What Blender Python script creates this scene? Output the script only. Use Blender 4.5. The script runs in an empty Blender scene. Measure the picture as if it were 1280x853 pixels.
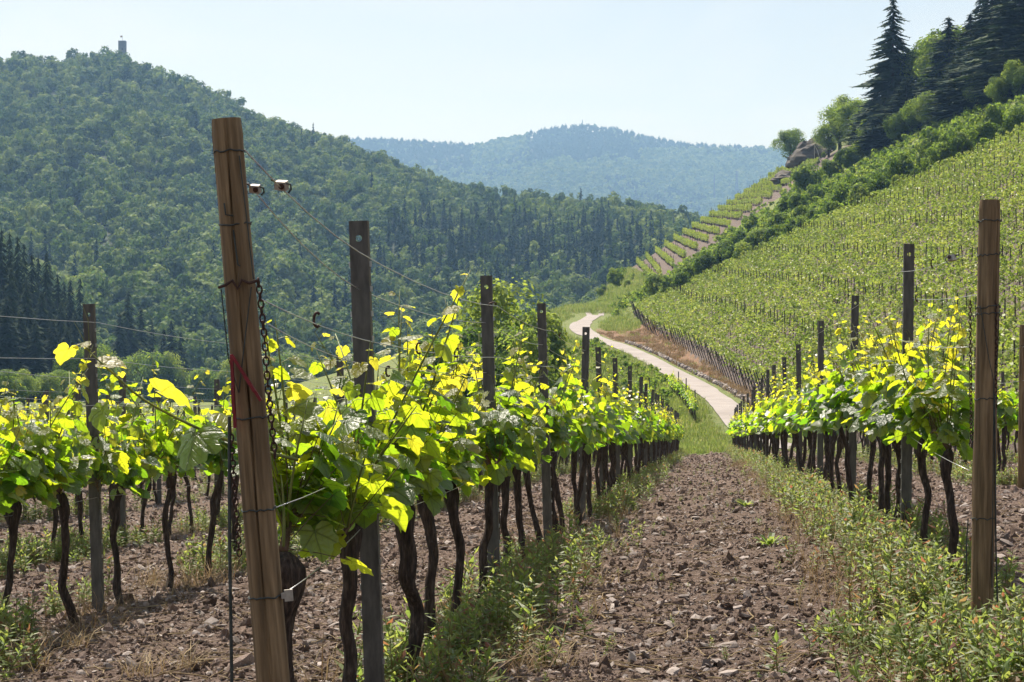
import bpy, math, random
import numpy as np
from mathutils import Vector, Matrix, Euler, noise as mnoise

SC = bpy.context.scene
COL = SC.collection
R = math.radians

# ---------------------------------------------------------------- camera
cam_d = bpy.data.cameras.new('camera')
cam = bpy.data.objects.new('camera', cam_d)
COL.objects.link(cam)
cam.location = (0, 0, 0)
cam.rotation_euler = (R(90), 0, 0)
cam_d.sensor_width = 36.0
cam_d.lens = 67.5
cam_d.clip_start = 0.1
cam_d.clip_end = 20000
SC.camera = cam
FPX = 2400.0                                   # focal length in photo pixels

# ---------------------------------------------------------------- sky, sun, exposure
SUN_EL, SUN_AZ = 58.0, -21.0                   # azimuth from +Y towards +X
w = bpy.data.worlds.new('World')
SC.world = w
w.use_nodes = True
nt = w.node_tree
nt.nodes.clear()
sky = nt.nodes.new('ShaderNodeTexSky')
sky.sky_type = 'NISHITA'
sky.sun_disc = False
sky.sun_elevation = R(SUN_EL)
sky.sun_rotation = R(SUN_AZ)
sky.altitude = 200
sky.air_density = 1.0
sky.dust_density = 2.2
sky.ozone_density = 1.0
bg = nt.nodes.new('ShaderNodeBackground')
bg.inputs['Strength'].default_value = 0.062
wo = nt.nodes.new('ShaderNodeOutputWorld')
# thin cirrus veil, spread over the whole dome
tc = nt.nodes.new('ShaderNodeTexCoord')
mp = nt.nodes.new('ShaderNodeMapping')
mp.inputs['Scale'].default_value = (2.2, 2.2, 9.0)
mp.inputs['Rotation'].default_value = (R(8), R(6), 0)
cn = nt.nodes.new('ShaderNodeTexNoise')
cn.inputs['Scale'].default_value = 1.6
cn.inputs['Detail'].default_value = 7
cn.inputs['Roughness'].default_value = 0.55
cn.inputs['Distortion'].default_value = 0.6
cr = nt.nodes.new('ShaderNodeValToRGB')
cr.color_ramp.elements[0].position = 0.42
cr.color_ramp.elements[0].color = (0.22, 0.22, 0.22, 1)
cr.color_ramp.elements[1].position = 0.75
cr.color_ramp.elements[1].color = (0.62, 0.62, 0.62, 1)
cm = nt.nodes.new('ShaderNodeMix')
cm.data_type = 'RGBA'
cm.inputs[7].default_value = (7.4, 7.35, 7.4, 1)
L = nt.links.new
L(tc.outputs['Generated'], mp.inputs['Vector'])
L(mp.outputs['Vector'], cn.inputs['Vector'])
L(cn.outputs['Fac'], cr.inputs['Fac'])
L(cr.outputs['Color'], cm.inputs[0])
L(sky.outputs['Color'], cm.inputs[6])
L(cm.outputs[2], bg.inputs['Color'])
L(bg.outputs['Background'], wo.inputs['Surface'])

sun_d = bpy.data.lights.new('sun', 'SUN')
sun = bpy.data.objects.new('sun', sun_d)
COL.objects.link(sun)
sd = Vector((math.sin(R(SUN_AZ)) * math.cos(R(SUN_EL)), math.cos(R(SUN_AZ)) * math.cos(R(SUN_EL)), math.sin(R(SUN_EL))))
sun.rotation_euler = sd.to_track_quat('Z', 'Y').to_euler()
sun_d.energy = 5.0
sun_d.angle = R(0.5)
sun_d.color = (1.0, 0.95, 0.87)

vs = SC.view_settings
vs.view_transform = 'Standard'
vs.look = 'None'
vs.exposure = 0.95
vs.gamma = 1.0
vs.use_curve_mapping = False
cy = SC.cycles
cy.use_denoising = True
cy.max_bounces = 8
cy.diffuse_bounces = 5
cy.glossy_bounces = 2
cy.transmission_bounces = 4
cy.transparent_max_bounces = 6
cy.volume_bounces = 0
cy.caustics_reflective = False
cy.caustics_refractive = False
cy.sample_clamp_indirect = 6.0

# ---------------------------------------------------------------- helpers
def T(o, label=None, cat=None, group=None, kind=None):
    if label: o['label'] = label
    if cat: o['category'] = cat
    if group: o['group'] = group
    if kind: o['kind'] = kind
    return o

def mesh(name, v, f, mats=(), tint=None, mi=None, smooth=False):
    m = bpy.data.meshes.new(name)
    v = np.asarray(v, dtype=np.float32).reshape(-1, 3)
    if isinstance(f, np.ndarray) and f.ndim == 2:
        k = f.shape[1]; n = f.shape[0]
        m.vertices.add(len(v)); m.vertices.foreach_set('co', v.ravel())
        m.loops.add(n * k); m.loops.foreach_set('vertex_index', f.astype(np.int32).ravel())
        m.polygons.add(n)
        m.polygons.foreach_set('loop_start', np.arange(0, n * k, k, dtype=np.int32))
    else:
        m.from_pydata(v.tolist(), [], [list(map(int, q)) for q in f])
    for x in mats: m.materials.append(x)
    if mi is not None: m.polygons.foreach_set('material_index', np.asarray(mi, dtype=np.int32))
    if tint is not None:
        a = m.attributes.new('tint', 'FLOAT', 'POINT')
        a.data.foreach_set('value', np.asarray(tint, dtype=np.float32))
    if smooth: m.polygons.foreach_set('use_smooth', np.ones(len(m.polygons), dtype=bool))
    m.update(calc_edges=True)
    return m

def ob(name, data, parent=None, loc=(0, 0, 0), rot=(0, 0, 0), scale=(1, 1, 1)):
    o = bpy.data.objects.new(name, data)
    COL.objects.link(o)
    o.location = loc; o.rotation_euler = rot; o.scale = scale
    if parent is not None: o.parent = parent
    return o

class MB:
    """collects vertices and faces of one mesh"""
    def __init__(s):
        s.v = []; s.f = []; s.t = []; s.m = []
    def add(s, v, f, t=0.5, m=0):
        b = len(s.v)
        s.v.extend([tuple(p) for p in v])
        s.f.extend([[b + i for i in q] for q in f])
        s.t.extend([t] * len(v) if not hasattr(t, '__len__') else list(t))
        s.m.extend([m] * len(f))
        return s
    def box(s, c, d, t=0.5, m=0, rot=None):
        p = []
        for k in range(8):
            q = Vector(((k & 1) - .5, ((k >> 1) & 1) - .5, ((k >> 2) & 1) - .5))
            q = Vector((q.x * d[0], q.y * d[1], q.z * d[2]))
            if rot is not None: q = rot @ q
            p.append(q + Vector(c))
        return s.add(p, [(0, 2, 3, 1), (4, 5, 7, 6), (0, 1, 5, 4), (2, 6, 7, 3), (0, 4, 6, 2), (1, 3, 7, 5)], t, m)
    def tube(s, pts, rad, n=5, t=0.5, m=0, caps=True):
        pts = [Vector(p) for p in pts]
        if not hasattr(rad, '__len__'): rad = [rad] * len(pts)
        vs_, fs = [], []
        ref = None
        for i, p in enumerate(pts):
            a = pts[max(i - 1, 0)]; b = pts[min(i + 1, len(pts) - 1)]
            d = (b - a)
            if d.length < 1e-9: d = Vector((0, 0, 1))
            d.normalize()
            if ref is None:
                ref = Vector((1, 0, 0)) if abs(d.x) < .8 else Vector((0, 1, 0))
            u = (ref - d * ref.dot(d)).normalized(); ref = u
            vv = d.cross(u)
            for k in range(n):
                an = 2 * math.pi * k / n
                vs_.append(p + (u * math.cos(an) + vv * math.sin(an)) * rad[i])
        for i in range(len(pts) - 1):
            for k in range(n):
                k2 = (k + 1) % n
                fs.append((i * n + k, i * n + k2, (i + 1) * n + k2, (i + 1) * n + k))
        if caps:
            fs.append(tuple(range(n - 1, -1, -1)))
            fs.append(tuple(range((len(pts) - 1) * n, len(pts) * n)))
        return s.add(vs_, fs, t, m)
    def data(s, name, mats, smooth=False):
        return mesh(name, s.v, s.f, mats, s.t, s.m, smooth)

def nth(n):
    a = 'zeroth first second third fourth fifth sixth seventh eighth ninth tenth eleventh twelfth thirteenth fourteenth fifteenth sixteenth seventeenth eighteenth nineteenth'.split()
    if n < 20: return a[n]
    t = ['', '', 'twenty', 'thirty', 'forty', 'fifty', 'sixty', 'seventy', 'eighty', 'ninety'][n // 10]
    return t[:-1] + 'ieth' if n % 10 == 0 else t + '-' + a[n % 10]

def sstep(a, b, x):
    t = np.clip((x - a) / (b - a), 0, 1)
    return t * t * (3 - 2 * t)

# smooth lattice noise for numpy arrays
_PR = np.random.RandomState(5).rand(256, 256)
def vnoise(x, y):
    x = np.asarray(x, float); y = np.asarray(y, float)
    i = np.floor(x).astype(int); j = np.floor(y).astype(int)
    fx = x - i; fy = y - j
    fx = fx * fx * (3 - 2 * fx); fy = fy * fy * (3 - 2 * fy)
    g = lambda a, b: _PR[a & 255, b & 255]
    return (g(i, j) * (1 - fx) + g(i + 1, j) * fx) * (1 - fy) + (g(i, j + 1) * (1 - fx) + g(i + 1, j + 1) * fx) * fy
def fbm(x, y, o=4):
    s = 0; a = .5
    for k in range(o):
        s = s + a * vnoise(x * 2 ** k + 17 * k, y * 2 ** k + 31 * k); a *= .5
    return s

# ---------------------------------------------------------------- materials
def newmat(name):
    m = bpy.data.materials.new(name); m.use_nodes = True
    n = m.node_tree; n.nodes.clear()
    return m, n, n.nodes.new, n.links.new

def ramp(n, stops):
    r = n.nodes.new('ShaderNodeValToRGB')
    e = r.color_ramp.elements
    while len(e) < len(stops): e.new(0.5)
    for el, (p, c) in zip(e, stops):
        el.position = p; el.color = (*c, 1)
    return r

def leafmat(name, stops, tstops, trans=.45, rough=.4, spec=.5, rnd=.25, vein=False, ior=1.45):
    """thin leaf: lit face + light shining through; tint attribute picks the age of the leaf"""
    m, n, N, K = newmat(name)
    at = N('ShaderNodeAttribute'); at.attribute_name = 'tint'
    oi = N('ShaderNodeObjectInfo')
    ma = N('ShaderNodeMath'); ma.operation = 'MULTIPLY_ADD'
    ma.inputs[1].default_value = rnd; 
    K(oi.outputs['Random'], ma.inputs[0])
    sb = N('ShaderNodeMath'); sb.operation = 'SUBTRACT'; sb.inputs[1].default_value = rnd * .5
    K(at.outputs['Fac'], sb.inputs[0]); K(sb.outputs[0], ma.inputs[2])
    r1 = ramp(n, stops); r2 = ramp(n, tstops)
    K(ma.outputs[0], r1.inputs['Fac']); K(ma.outputs[0], r2.inputs['Fac'])
    p = N('ShaderNodeBsdfPrincipled')
    p.inputs['Roughness'].default_value = rough
    p.inputs['Specular IOR Level'].default_value = spec
    p.inputs['IOR'].default_value = ior
    tr = N('ShaderNodeBsdfTranslucent')
    K(r1.outputs['Color'], p.inputs['Base Color']); K(r2.outputs['Color'], tr.inputs['Color'])
    if vein:
        # blistered blade and five main veins spreading from the stalk end
        g = N('ShaderNodeTexCoord'); no = N('ShaderNodeTexNoise'); no.inputs['Scale'].default_value = 9
        no.inputs['Detail'].default_value = 3
        sx = N('ShaderNodeSeparateXYZ'); K(g.outputs['Object'], sx.inputs[0])
        def mth(op, a, b=None, v=None):
            q = N('ShaderNodeMath'); q.operation = op
            K(a, q.inputs[0])
            if b is not None: K(b, q.inputs[1])
            if v is not None: q.inputs[1].default_value = v
            return q.outputs[0]
        ax = mth('ABSOLUTE', sx.outputs['X'])
        ang = mth('ARCTAN2', ax, sx.outputs['Y'])
        d1 = mth('ABSOLUTE', mth('SUBTRACT', ang, v=.82)); d2 = mth('ABSOLUTE', mth('SUBTRACT', ang, v=1.75))
        dm = mth('MINIMUM', mth('MINIMUM', ang, d1), d2)
        rad = mth('SQRT', mth('ADD', mth('MULTIPLY', ax, ax), mth('MULTIPLY', sx.outputs['Y'], sx.outputs['Y'])))
        dist = mth('MULTIPLY', dm, rad)
        # side veins: stripes across each sector
        wv = mth('SINE', mth('MULTIPLY', mth('SUBTRACT', rad, dist), v=38.0))
        ve = N('ShaderNodeMapRange'); ve.inputs['From Min'].default_value = .008; ve.inputs['From Max'].default_value = .035
        ve.inputs['To Min'].default_value = .62; ve.inputs['To Max'].default_value = 1.0
        K(dist, ve.inputs['Value'])
        sv = N('ShaderNodeMapRange'); sv.inputs['From Min'].default_value = .75; sv.inputs['From Max'].default_value = 1.0
        sv.inputs['To Min'].default_value = 1.0; sv.inputs['To Max'].default_value = .84
        K(wv, sv.inputs['Value'])
        fac = mth('MULTIPLY', ve.outputs[0], sv.outputs[0])
        cm_ = N('ShaderNodeMix'); cm_.data_type = 'RGBA'; cm_.blend_type = 'MULTIPLY'; cm_.inputs[0].default_value = 1.0
        K(r2.outputs['Color'], cm_.inputs[6]); K(fac, cm_.inputs[7]); K(cm_.outputs[2], tr.inputs['Color'])
        hgt_ = mth('ADD', no.outputs['Fac'], mth('MULTIPLY', fac, v=1.6))
        bu = N('ShaderNodeBump'); bu.inputs['Strength'].default_value = .8; bu.inputs['Distance'].default_value = .006
        K(g.outputs['Object'], no.inputs['Vector']); K(hgt_, bu.inputs['Height'])
        K(bu.outputs['Normal'], p.inputs['Normal'])
    mx = N('ShaderNodeMixShader'); mx.inputs[0].default_value = trans
    K(p.outputs[0], mx.inputs[1]); K(tr.outputs[0], mx.inputs[2])
    o = N('ShaderNodeOutputMaterial'); K(mx.outputs[0], o.inputs['Surface'])
    return m

def plainmat(name, stops, scale=6, detail=4, rough=.8, metal=0.0, bump=.3, bdist=.01, stretch=(1, 1, 1), spec=.3, rnd=0.0):
    m, n, N, K = newmat(name)
    g = N('ShaderNodeTexCoord'); mpn = N('ShaderNodeMapping'); mpn.inputs['Scale'].default_value = stretch
    no = N('ShaderNodeTexNoise'); no.inputs['Scale'].default_value = scale; no.inputs['Detail'].default_value = detail
    no.inputs['Roughness'].default_value = .6
    r = ramp(n, stops)
    K(g.outputs['Object'], mpn.inputs['Vector']); K(mpn.outputs['Vector'], no.inputs['Vector'])
    if rnd:
        oi = N('ShaderNodeObjectInfo'); ma = N('ShaderNodeMath'); ma.operation = 'MULTIPLY_ADD'; ma.inputs[1].default_value = rnd
        sb = N('ShaderNodeMath'); sb.operation = 'SUBTRACT'; sb.inputs[1].default_value = rnd * .5
        K(oi.outputs['Random'], ma.inputs[0]); K(no.outputs['Fac'], sb.inputs[0]); K(sb.outputs[0], ma.inputs[2])
        K(ma.outputs[0], r.inputs['Fac'])
    else:
        K(no.outputs['Fac'], r.inputs['Fac'])
    p = N('ShaderNodeBsdfPrincipled'); p.inputs['Roughness'].default_value = rough; p.inputs['Metallic'].default_value = metal
    p.inputs['Specular IOR Level'].default_value = spec
    K(r.outputs['Color'], p.inputs['Base Color'])
    if bump:
        bu = N('ShaderNodeBump'); bu.inputs['Strength'].default_value = bump; bu.inputs['Distance'].default_value = bdist
        K(no.outputs['Fac'], bu.inputs['Height']); K(bu.outputs['Normal'], p.inputs['Normal'])
    o = N('ShaderNodeOutputMaterial'); K(p.outputs[0], o.inputs['Surface'])
    return m

LEAF_C = ([(0, (.016, .045, .014)), (.5, (.035, .085, .018)), (1, (.11, .15, .03))],
          [(0, (.18, .40, .015)), (.4, (.46, .66, .02)), (.75, (.74, .76, .025)), (1, (.90, .78, .06))])
M_LEAF = leafmat('vine_leaf', *LEAF_C, trans=.62, rough=.40, spec=1.0, rnd=.25, ior=1.6)
M_LEAFN = leafmat('vine_leaf_veined', *LEAF_C, trans=.62, rough=.40, spec=1.0, rnd=.25, ior=1.6, vein=True)
M_SHOOT = plainmat('vine_shoot', [(.3, (.10, .13, .03)), (.7, (.17, .19, .05))], 20, 2, .5, bump=0)
M_TRUNK = plainmat('vine_bark', [(.32, (.018, .013, .010)), (.52, (.055, .038, .029)), (.72, (.14, .10, .077))], 30, 8, .9, bump=1.0, bdist=.02, stretch=(3, 3, .5))
M_CANE = plainmat('cane_bark', [(.3, (.06, .035, .02)), (.7, (.14, .085, .05))], 25, 4, .8, bump=.5)
M_WEED = leafmat('weed_leaf', [(0, (.17, .07, .045)), (.18, (.20, .14, .065)), (.4, (.075, .12, .038)), (1, (.18, .21, .07))],
                 [(0, (.42, .17, .08)), (.18, (.48, .36, .12)), (.4, (.28, .42, .07)), (1, (.58, .60, .13))], trans=.45, rough=.5, spec=.35, rnd=.2)
M_DRY = leafmat('dry_grass', [(0, (.20, .13, .07)), (1, (.42, .33, .19))], [(0, (.2, .12, .06)), (1, (.4, .3, .16))], trans=.25, rough=.7, spec=.2, rnd=.3)
M_GRASS = leafmat('grass_blade', [(0, (.09, .13, .035)), (.6, (.17, .21, .06)), (1, (.34, .31, .14))],
                  [(0, (.2, .3, .05)), (.6, (.38, .46, .09)), (1, (.5, .46, .2))], trans=.4, rough=.6, spec=.15, rnd=.5)
M_TREE = leafmat('tree_leaf', [(0, (.035, .068, .018)), (.5, (.075, .125, .030)), (1, (.15, .19, .05))],
                 [(0, (.13, .23, .02)), (.5, (.30, .44, .045)), (1, (.50, .58, .09))], trans=.45, rough=.65, spec=.15, rnd=.6)
M_BROAD = leafmat('forest_leaf', [(0, (.060, .095, .030)), (.5, (.110, .160, .048)), (1, (.19, .235, .08))],
                  [(0, (.06, .12, .018)), (.5, (.15, .25, .03)), (1, (.28, .36, .06))], trans=.28, rough=.75, spec=.1, rnd=1.0)
M_NEEDLE = leafmat('needles', [(0, (.012, .026, .014)), (.6, (.026, .048, .022)), (1, (.055, .078, .03))],
                   [(0, (.012, .03, .01)), (1, (.06, .10, .02))], trans=.15, rough=.75, spec=.1, rnd=.35)
M_HILLVINE = leafmat('hillside_vine_leaf', [(0, (.13, .17, .04)), (.5, (.27, .32, .08)), (1, (.44, .48, .16))],
                     [(0, (.18, .28, .03)), (.5, (.34, .46, .05)), (1, (.55, .58, .10))], trans=.4, rough=.5, spec=.4, rnd=.5)
M_BARK = plainmat('tree_bark', [(.3, (.03, .024, .018)), (.7, (.09, .07, .055))], 3, 4, .9, bump=.6, stretch=(2, 2, .6))
M_WOOD = plainmat('treated_post_wood', [(.25, (.058, .037, .018)), (.5, (.17, .112, .057)), (.75, (.33, .228, .125))], 9, 7, .75, bump=.6, bdist=.006, stretch=(6, 6, .35))
M_POST = plainmat('weathered_steel', [(.3, (.055, .052, .047)), (.6, (.12, .112, .10)), (.85, (.21, .20, .185))], 14, 6, .55, metal=.35, bump=.15, stretch=(2, 2, .5))
M_HPOST = plainmat('dark_wooden_stake', [(.3, (.028, .022, .018)), (.7, (.07, .056, .046))], 8, 4, .85, bump=.2, stretch=(2, 2, .5))
M_ZINC = plainmat('zinc_wire', [(.3, (.35, .35, .34)), (.7, (.55, .55, .54))], 30, 2, .35, metal=.8, bump=0)
M_DWIRE = plainmat('dark_wire', [(.3, (.03, .035, .032)), (.7, (.07, .08, .075))], 30, 2, .5, metal=.5, bump=0)
M_RUST = plainmat('rusty_steel', [(.3, (.03, .018, .014)), (.7, (.085, .045, .032))], 40, 4, .7, metal=.3, bump=.3)
M_RED = plainmat('red_plastic', [(.3, (.13, .010, .014)), (.7, (.22, .018, .026))], 20, 2, .4, bump=0)
M_CERAM = plainmat('pale_tensioner_metal', [(.3, (.26, .23, .20)), (.7, (.42, .39, .34))], 40, 3, .5, metal=.4, bump=.1)
M_CLOD = plainmat('soil_clod', [(.25, (.080, .053, .040)), (.55, (.225, .158, .125)), (.85, (.46, .355, .30))], 14, 5, .95, bump=.8, bdist=.01, spec=.15, rnd=.5)
M_STONE = plainmat('slate_stone', [(.25, (.12, .092, .08)), (.55, (.23, .185, .162)), (.85, (.40, .335, .30))], 12, 5, .75, bump=.4, bdist=.01, spec=.35, rnd=.5)
M_ROCK = plainmat('cliff_rock', [(.25, (.05, .043, .034)), (.5, (.11, .094, .076)), (.8, (.19, .17, .14))], .35, 7, .9, bump=.8, bdist=.6)
M_ROAD = plainmat('pale_concrete_road', [(.25, (.20, .172, .155)), (.5, (.26, .226, .205)), (.8, (.32, .285, .262))], .5, 8, .85, bump=.2, bdist=.01)
M_TOWER = plainmat('tower_stone', [(.3, (.12, .12, .13)), (.7, (.22, .21, .21))], .5, 5, .9, bump=.3, bdist=.1)
M_DARK = plainmat('dark_opening', [(.3, (.012, .012, .014)), (.7, (.02, .02, .022))], 3, 2, .9, bump=0)
M_FLAG = plainmat('flag_cloth', [(.3, (.35, .18, .10)), (.7, (.55, .45, .2))], .8, 1, .8, bump=0)
M_MAST = plainmat('mast_steel', [(.3, (.05, .055, .06)), (.7, (.09, .095, .10))], 1, 2, .6, metal=.4, bump=0)
M_ORANGE = plainmat('orange_sign', [(.3, (.55, .20, .03)), (.7, (.65, .27, .05))], 3, 2, .5, bump=0)
M_PALEWOOD = plainmat('pale_handrail_wood', [(.3, (.35, .31, .26)), (.7, (.5, .46, .4))], 3, 3, .7, bump=.2)

# ground: soil / grass / dry vegetation picked by where they grow
def groundmat():
    m, n, N, K = newmat('ground_surface')
    g = N('ShaderNodeTexCoord')
    def nz(scale, detail=6, rough=.65):
        x = N('ShaderNodeTexNoise'); x.inputs['Scale'].default_value = scale; x.inputs['Detail'].default_value = detail
        x.inputs['Roughness'].default_value = rough
        K(g.outputs['Object'], x.inputs['Vector']); return x
    fine = nz(30, 8, .7); mid = nz(3.2, 6); big = nz(.25, 6)
    soil = ramp(n, [(.30, (.050, .032, .024)), (.5, (.19, .130, .100)), (.70, (.43, .335, .285))])
    K(fine.outputs['Fac'], soil.inputs['Fac'])
    grass = ramp(n, [(.28, (.085, .12, .035)), (.5, (.15, .18, .055)), (.75, (.28, .26, .12))])
    K(mid.outputs['Fac'], grass.inputs['Fac'])
    dry = ramp(n, [(.3, (.10, .12, .04)), (.45, (.22, .145, .085)), (.6, (.25, .135, .095)), (.8, (.32, .25, .18))])
    K(mid.outputs['Fac'], dry.inputs['Fac'])
    hs = ramp(n, [(.3, (.085, .064, .052)), (.55, (.155, .120, .102)), (.8, (.24, .195, .17))])
    K(mid.outputs['Fac'], hs.inputs['Fac'])
    z = N('ShaderNodeAttribute'); z.attribute_name = 'zone'
    sep = N('ShaderNodeSeparateColor'); K(z.outputs['Color'], sep.inputs['Color'])
    def mask(ch, lo=.35, hi=.65):
        a = N('ShaderNodeMath'); a.operation = 'MULTIPLY_ADD'; a.inputs[1].default_value = .7; 
        K(mid.outputs['Fac'], a.inputs[0]); 
        b = N('ShaderNodeMath'); b.operation = 'ADD'; b.inputs[1].default_value = -.35
        K(a.outputs[0], b.inputs[0]); K(sep.outputs[ch], a.inputs[2])
        c = N('ShaderNodeMapRange'); c.inputs['From Min'].default_value = lo; c.inputs['From Max'].default_value = hi
        K(b.outputs[0], c.inputs['Value']); return c
    def mix(f, a, b):
        x = N('ShaderNodeMix'); x.data_type = 'RGBA'
        K(f, x.inputs[0]); K(a, x.inputs[6]); K(b, x.inputs[7]); return x.outputs[2]
    c = mix(mask(0).outputs[0], grass.outputs['Color'], soil.outputs['Color'])
    c = mix(mask(1).outputs[0], c, dry.outputs['Color'])
    c = mix(mask(2).outputs[0], c, hs.outputs['Color'])
    p = N('ShaderNodeBsdfPrincipled'); p.inputs['Roughness'].default_value = .95; p.inputs['Specular IOR Level'].default_value = .15
    K(c, p.inputs['Base Color'])
    bu = N('ShaderNodeBump'); bu.inputs['Strength'].default_value = 1.0; bu.inputs['Distance'].default_value = .09
    K(fine.outputs['Fac'], bu.inputs['Height']); K(bu.outputs['Normal'], p.inputs['Normal'])
    o = N('ShaderNodeOutputMaterial'); K(p.outputs[0], o.inputs['Surface'])
    return m
M_GROUND = groundmat()
M_HILLFLOOR = plainmat('forest_floor', [(.3, (.012, .022, .008)), (.7, (.028, .042, .014))], .05, 4, .95, bump=0)

# ---------------------------------------------------------------- terrain
ROWS = .1004                                   # rows drift to +x as they run away
ROAD = [(15.6, 45, -3.1), (15.6, 60, -3.75), (15.3, 75, -4.4), (14.0, 86, -4.95), (12.9, 96, -5.1), (12.7, 105, -4.75),
        (13.3, 120, -4.0), (13.9, 135, -3.7), (13.9, 150, -3.16), (13.2, 165, -2.4), (12.3, 182, -1.4), (10.9, 200, -.4),
        (9.8, 220, .25), (8.7, 240, 1.35), (9.1, 255, 2.2), (10.8, 270, 3.1), (12.1, 281, 3.75)]
def smooth_line(P, sub=6):
    out = []
    for i in range(len(P) - 1):
        p0 = P[max(i - 1, 0)]; p1 = P[i]; p2 = P[i + 1]; p3 = P[min(i + 2, len(P) - 1)]
        for k in range(sub):
            t = k / sub
            out.append(tuple(.5 * ((2 * b) + (-a + c) * t + (2 * a - 5 * b + 4 * c - d) * t * t + (-a + 3 * b - 3 * c + d) * t ** 3)
                             for a, b, c, d in zip(p0, p1, p2, p3)))
    out.append(P[-1]); return out
ROADS = smooth_line(ROAD)
RA = np.array(ROADS)

def road_x(y): return np.interp(y, RA[:, 1], RA[:, 0], left=15.6, right=12.5)

def h_base(x, y):
    x = np.asarray(x, float); y = np.asarray(y, float)
    xr = x - ROWS * y
    zn = np.interp(y, [-60, 0, 7, 11, 15, 20, 30, 40, 60, 88, 97], [-1.2, -1.3, -1.4, -1.47, -1.6, -1.82, -2.28, -2.75, -3.8, -5.2, -5.45])
    near = zn - .07 * np.clip(-xr - 1.2, 0, 5) + .03 * np.clip(-xr - 6.2, 0, 25) + .15 * np.clip((xr + .1) / 1.4, 0, 1) * sstep(8.5, 12.0, y) + .02 * np.clip(xr - 1.3, 0, 12)
    rx = road_x(y)
    rz = np.interp(y, RA[:, 1], RA[:, 2], left=-3.1, right=4.0) + np.clip(y - 281, 0, 120) * .075
    dl = np.clip(rx - 3.2 - x, 0, None)
    far = rz - .05 - .28 * dl
    far = np.maximum(far, -9.0 - .004 * (y - 150))
    k = sstep(90, 112, y)
    left = near * (1 - k) + far * k
    # valley wall rising at the far side on the left
    left = left + np.clip(-95 - .06 * (y - 250) - x, 0, 400) * .30 * sstep(200, 300, y)
    # steep hillside on the right
    hb = np.interp(y, [0, 50, 88, 100, 120, 150, 200, 260, 330, 400, 470], [-1.25, -3.2, -4.85, -4.9, -4.1, -2.7, .08, 3.4, 7.3, 11.2, 15.0])
    edge = 16.5
    hill = hb + .58 * (x - edge)
    k2 = sstep(edge - 1.8, edge + .2, x)
    z = left * (1 - k2) + hill * k2
    # spur line: ground falls away behind it
    bx, by = 24.0, 384.0; dx, dy = 35.0 / 53.15, 40.0 / 53.15
    d = -(x - bx) * dy + (y - by) * dx          # distance beyond the line
    z = z - .55 * np.clip(d, 0, 140) * sstep(8, 20, x)
    d2 = np.clip(y - 300, 0, 200) * (1 - sstep(8, 22, x)) * .10
    return z - d2

def h(x, y):
    x = np.asarray(x, float); y = np.asarray(y, float)
    z = h_base(x, y)
    m = (y > 35) & (y < 295)
    if np.any(m):
        xm = x[m] if x.ndim else x; ym = y[m] if y.ndim else y
        best = np.full(np.shape(xm), 1e9); bz = np.zeros(np.shape(xm))
        for i in range(len(RA) - 1):
            a = RA[i]; b = RA[i + 1]
            ex, ey = b[0] - a[0], b[1] - a[1]
            t = np.clip(((xm - a[0]) * ex + (ym - a[1]) * ey) / (ex * ex + ey * ey), 0, 1)
            dd = np.hypot(xm - a[0] - t * ex, ym - a[1] - t * ey)
            c = dd < best
            best = np.where(c, dd, best); bz = np.where(c, a[2] + t * (b[2] - a[2]), bz)
        kk = 1 - sstep(1.9, 4.2, best)
        if x.ndim: z[m] = z[m] * (1 - kk) + (bz - .03) * kk
        else: z = z * (1 - kk) + (bz - .03) * kk
    return z
def hz(x, y): return float(h(np.array([x]), np.array([y]))[0])

# ground sheet: finer near the vineyard path, coarser towards the valley
yy = np.concatenate([np.linspace(-30, 4, 12)[:-1], np.geomspace(8, 700, 560) - 4])
uu = np.concatenate([np.linspace(-.95, -.45, 40)[:-1], np.linspace(-.45, .45, 420), np.linspace(.45, .95, 40)[1:]])
YY, UU = np.meshgrid(yy, uu, indexing='ij')
XX = UU * (np.abs(YY) + 9) + .05 * YY
ZZ = h(XX.ravel(), YY.ravel()).reshape(XX.shape)
xr = XX - ROWS * YY
soil = ((xr > -60) & (XX < 14.4) & (YY < 86)).astype(float)
soil *= 1 - sstep(84, 87.5, YY)
soil = soil * (1 - .55 * np.exp(-((YY - 90) / 6) ** 2))
ZZ = ZZ + soil * sstep(2, 5, YY) * ((fbm(XX * 2.2, YY * 2.2, 5) - .48) * .11 + (fbm(XX * 11, YY * 11, 3) - .43) * .035 * (1 - sstep(25, 40, YY)))
ZZ = ZZ + (1 - soil) * (fbm(XX * .25, YY * .25, 4) - .47) * .5 * (1 - np.exp(-((XX - road_x(YY)) / 9) ** 4))
field = ((XX > 16.6) & (YY < 400)).astype(float)
topline = 265 - (XX - 17.7) * 65 / 35.3          # far edge of the hillside vineyard
hs = field * (YY < topline + 2) 
dA = np.interp(XX, [23.5, 54], [306, 357]); dB = np.interp(XX, [24, 59], [384, 424])
hs2 = ((XX > 22) & (XX < 62) & (YY > dA - 10) & (YY < dB + 1)).astype(float)
bank = sstep(105, 118, YY) * (1 - sstep(225, 262, YY)) * sstep(1.2, 2.0, XX - road_x(YY)) * (XX < 17) * 1.0
scree = np.exp(-(((XX - 58) / 9) ** 2 + ((YY - 372) / 12) ** 2)) * 1.2
zone = np.stack([soil.ravel(), np.clip(bank, 0, 1).ravel(), np.clip(hs + hs2 + scree, 0, 1).ravel(), np.ones(XX.size)], 1)
ny, nu = XX.shape
idx = np.arange(ny * nu).reshape(ny, nu)
quads = np.stack([idx[:-1, :-1].ravel(), idx[:-1, 1:].ravel(), idx[1:, 1:].ravel(), idx[1:, :-1].ravel()], 1)
gm = mesh('ground', np.stack([XX.ravel(), YY.ravel(), ZZ.ravel()], 1), quads, [M_GROUND], smooth=True)
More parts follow.
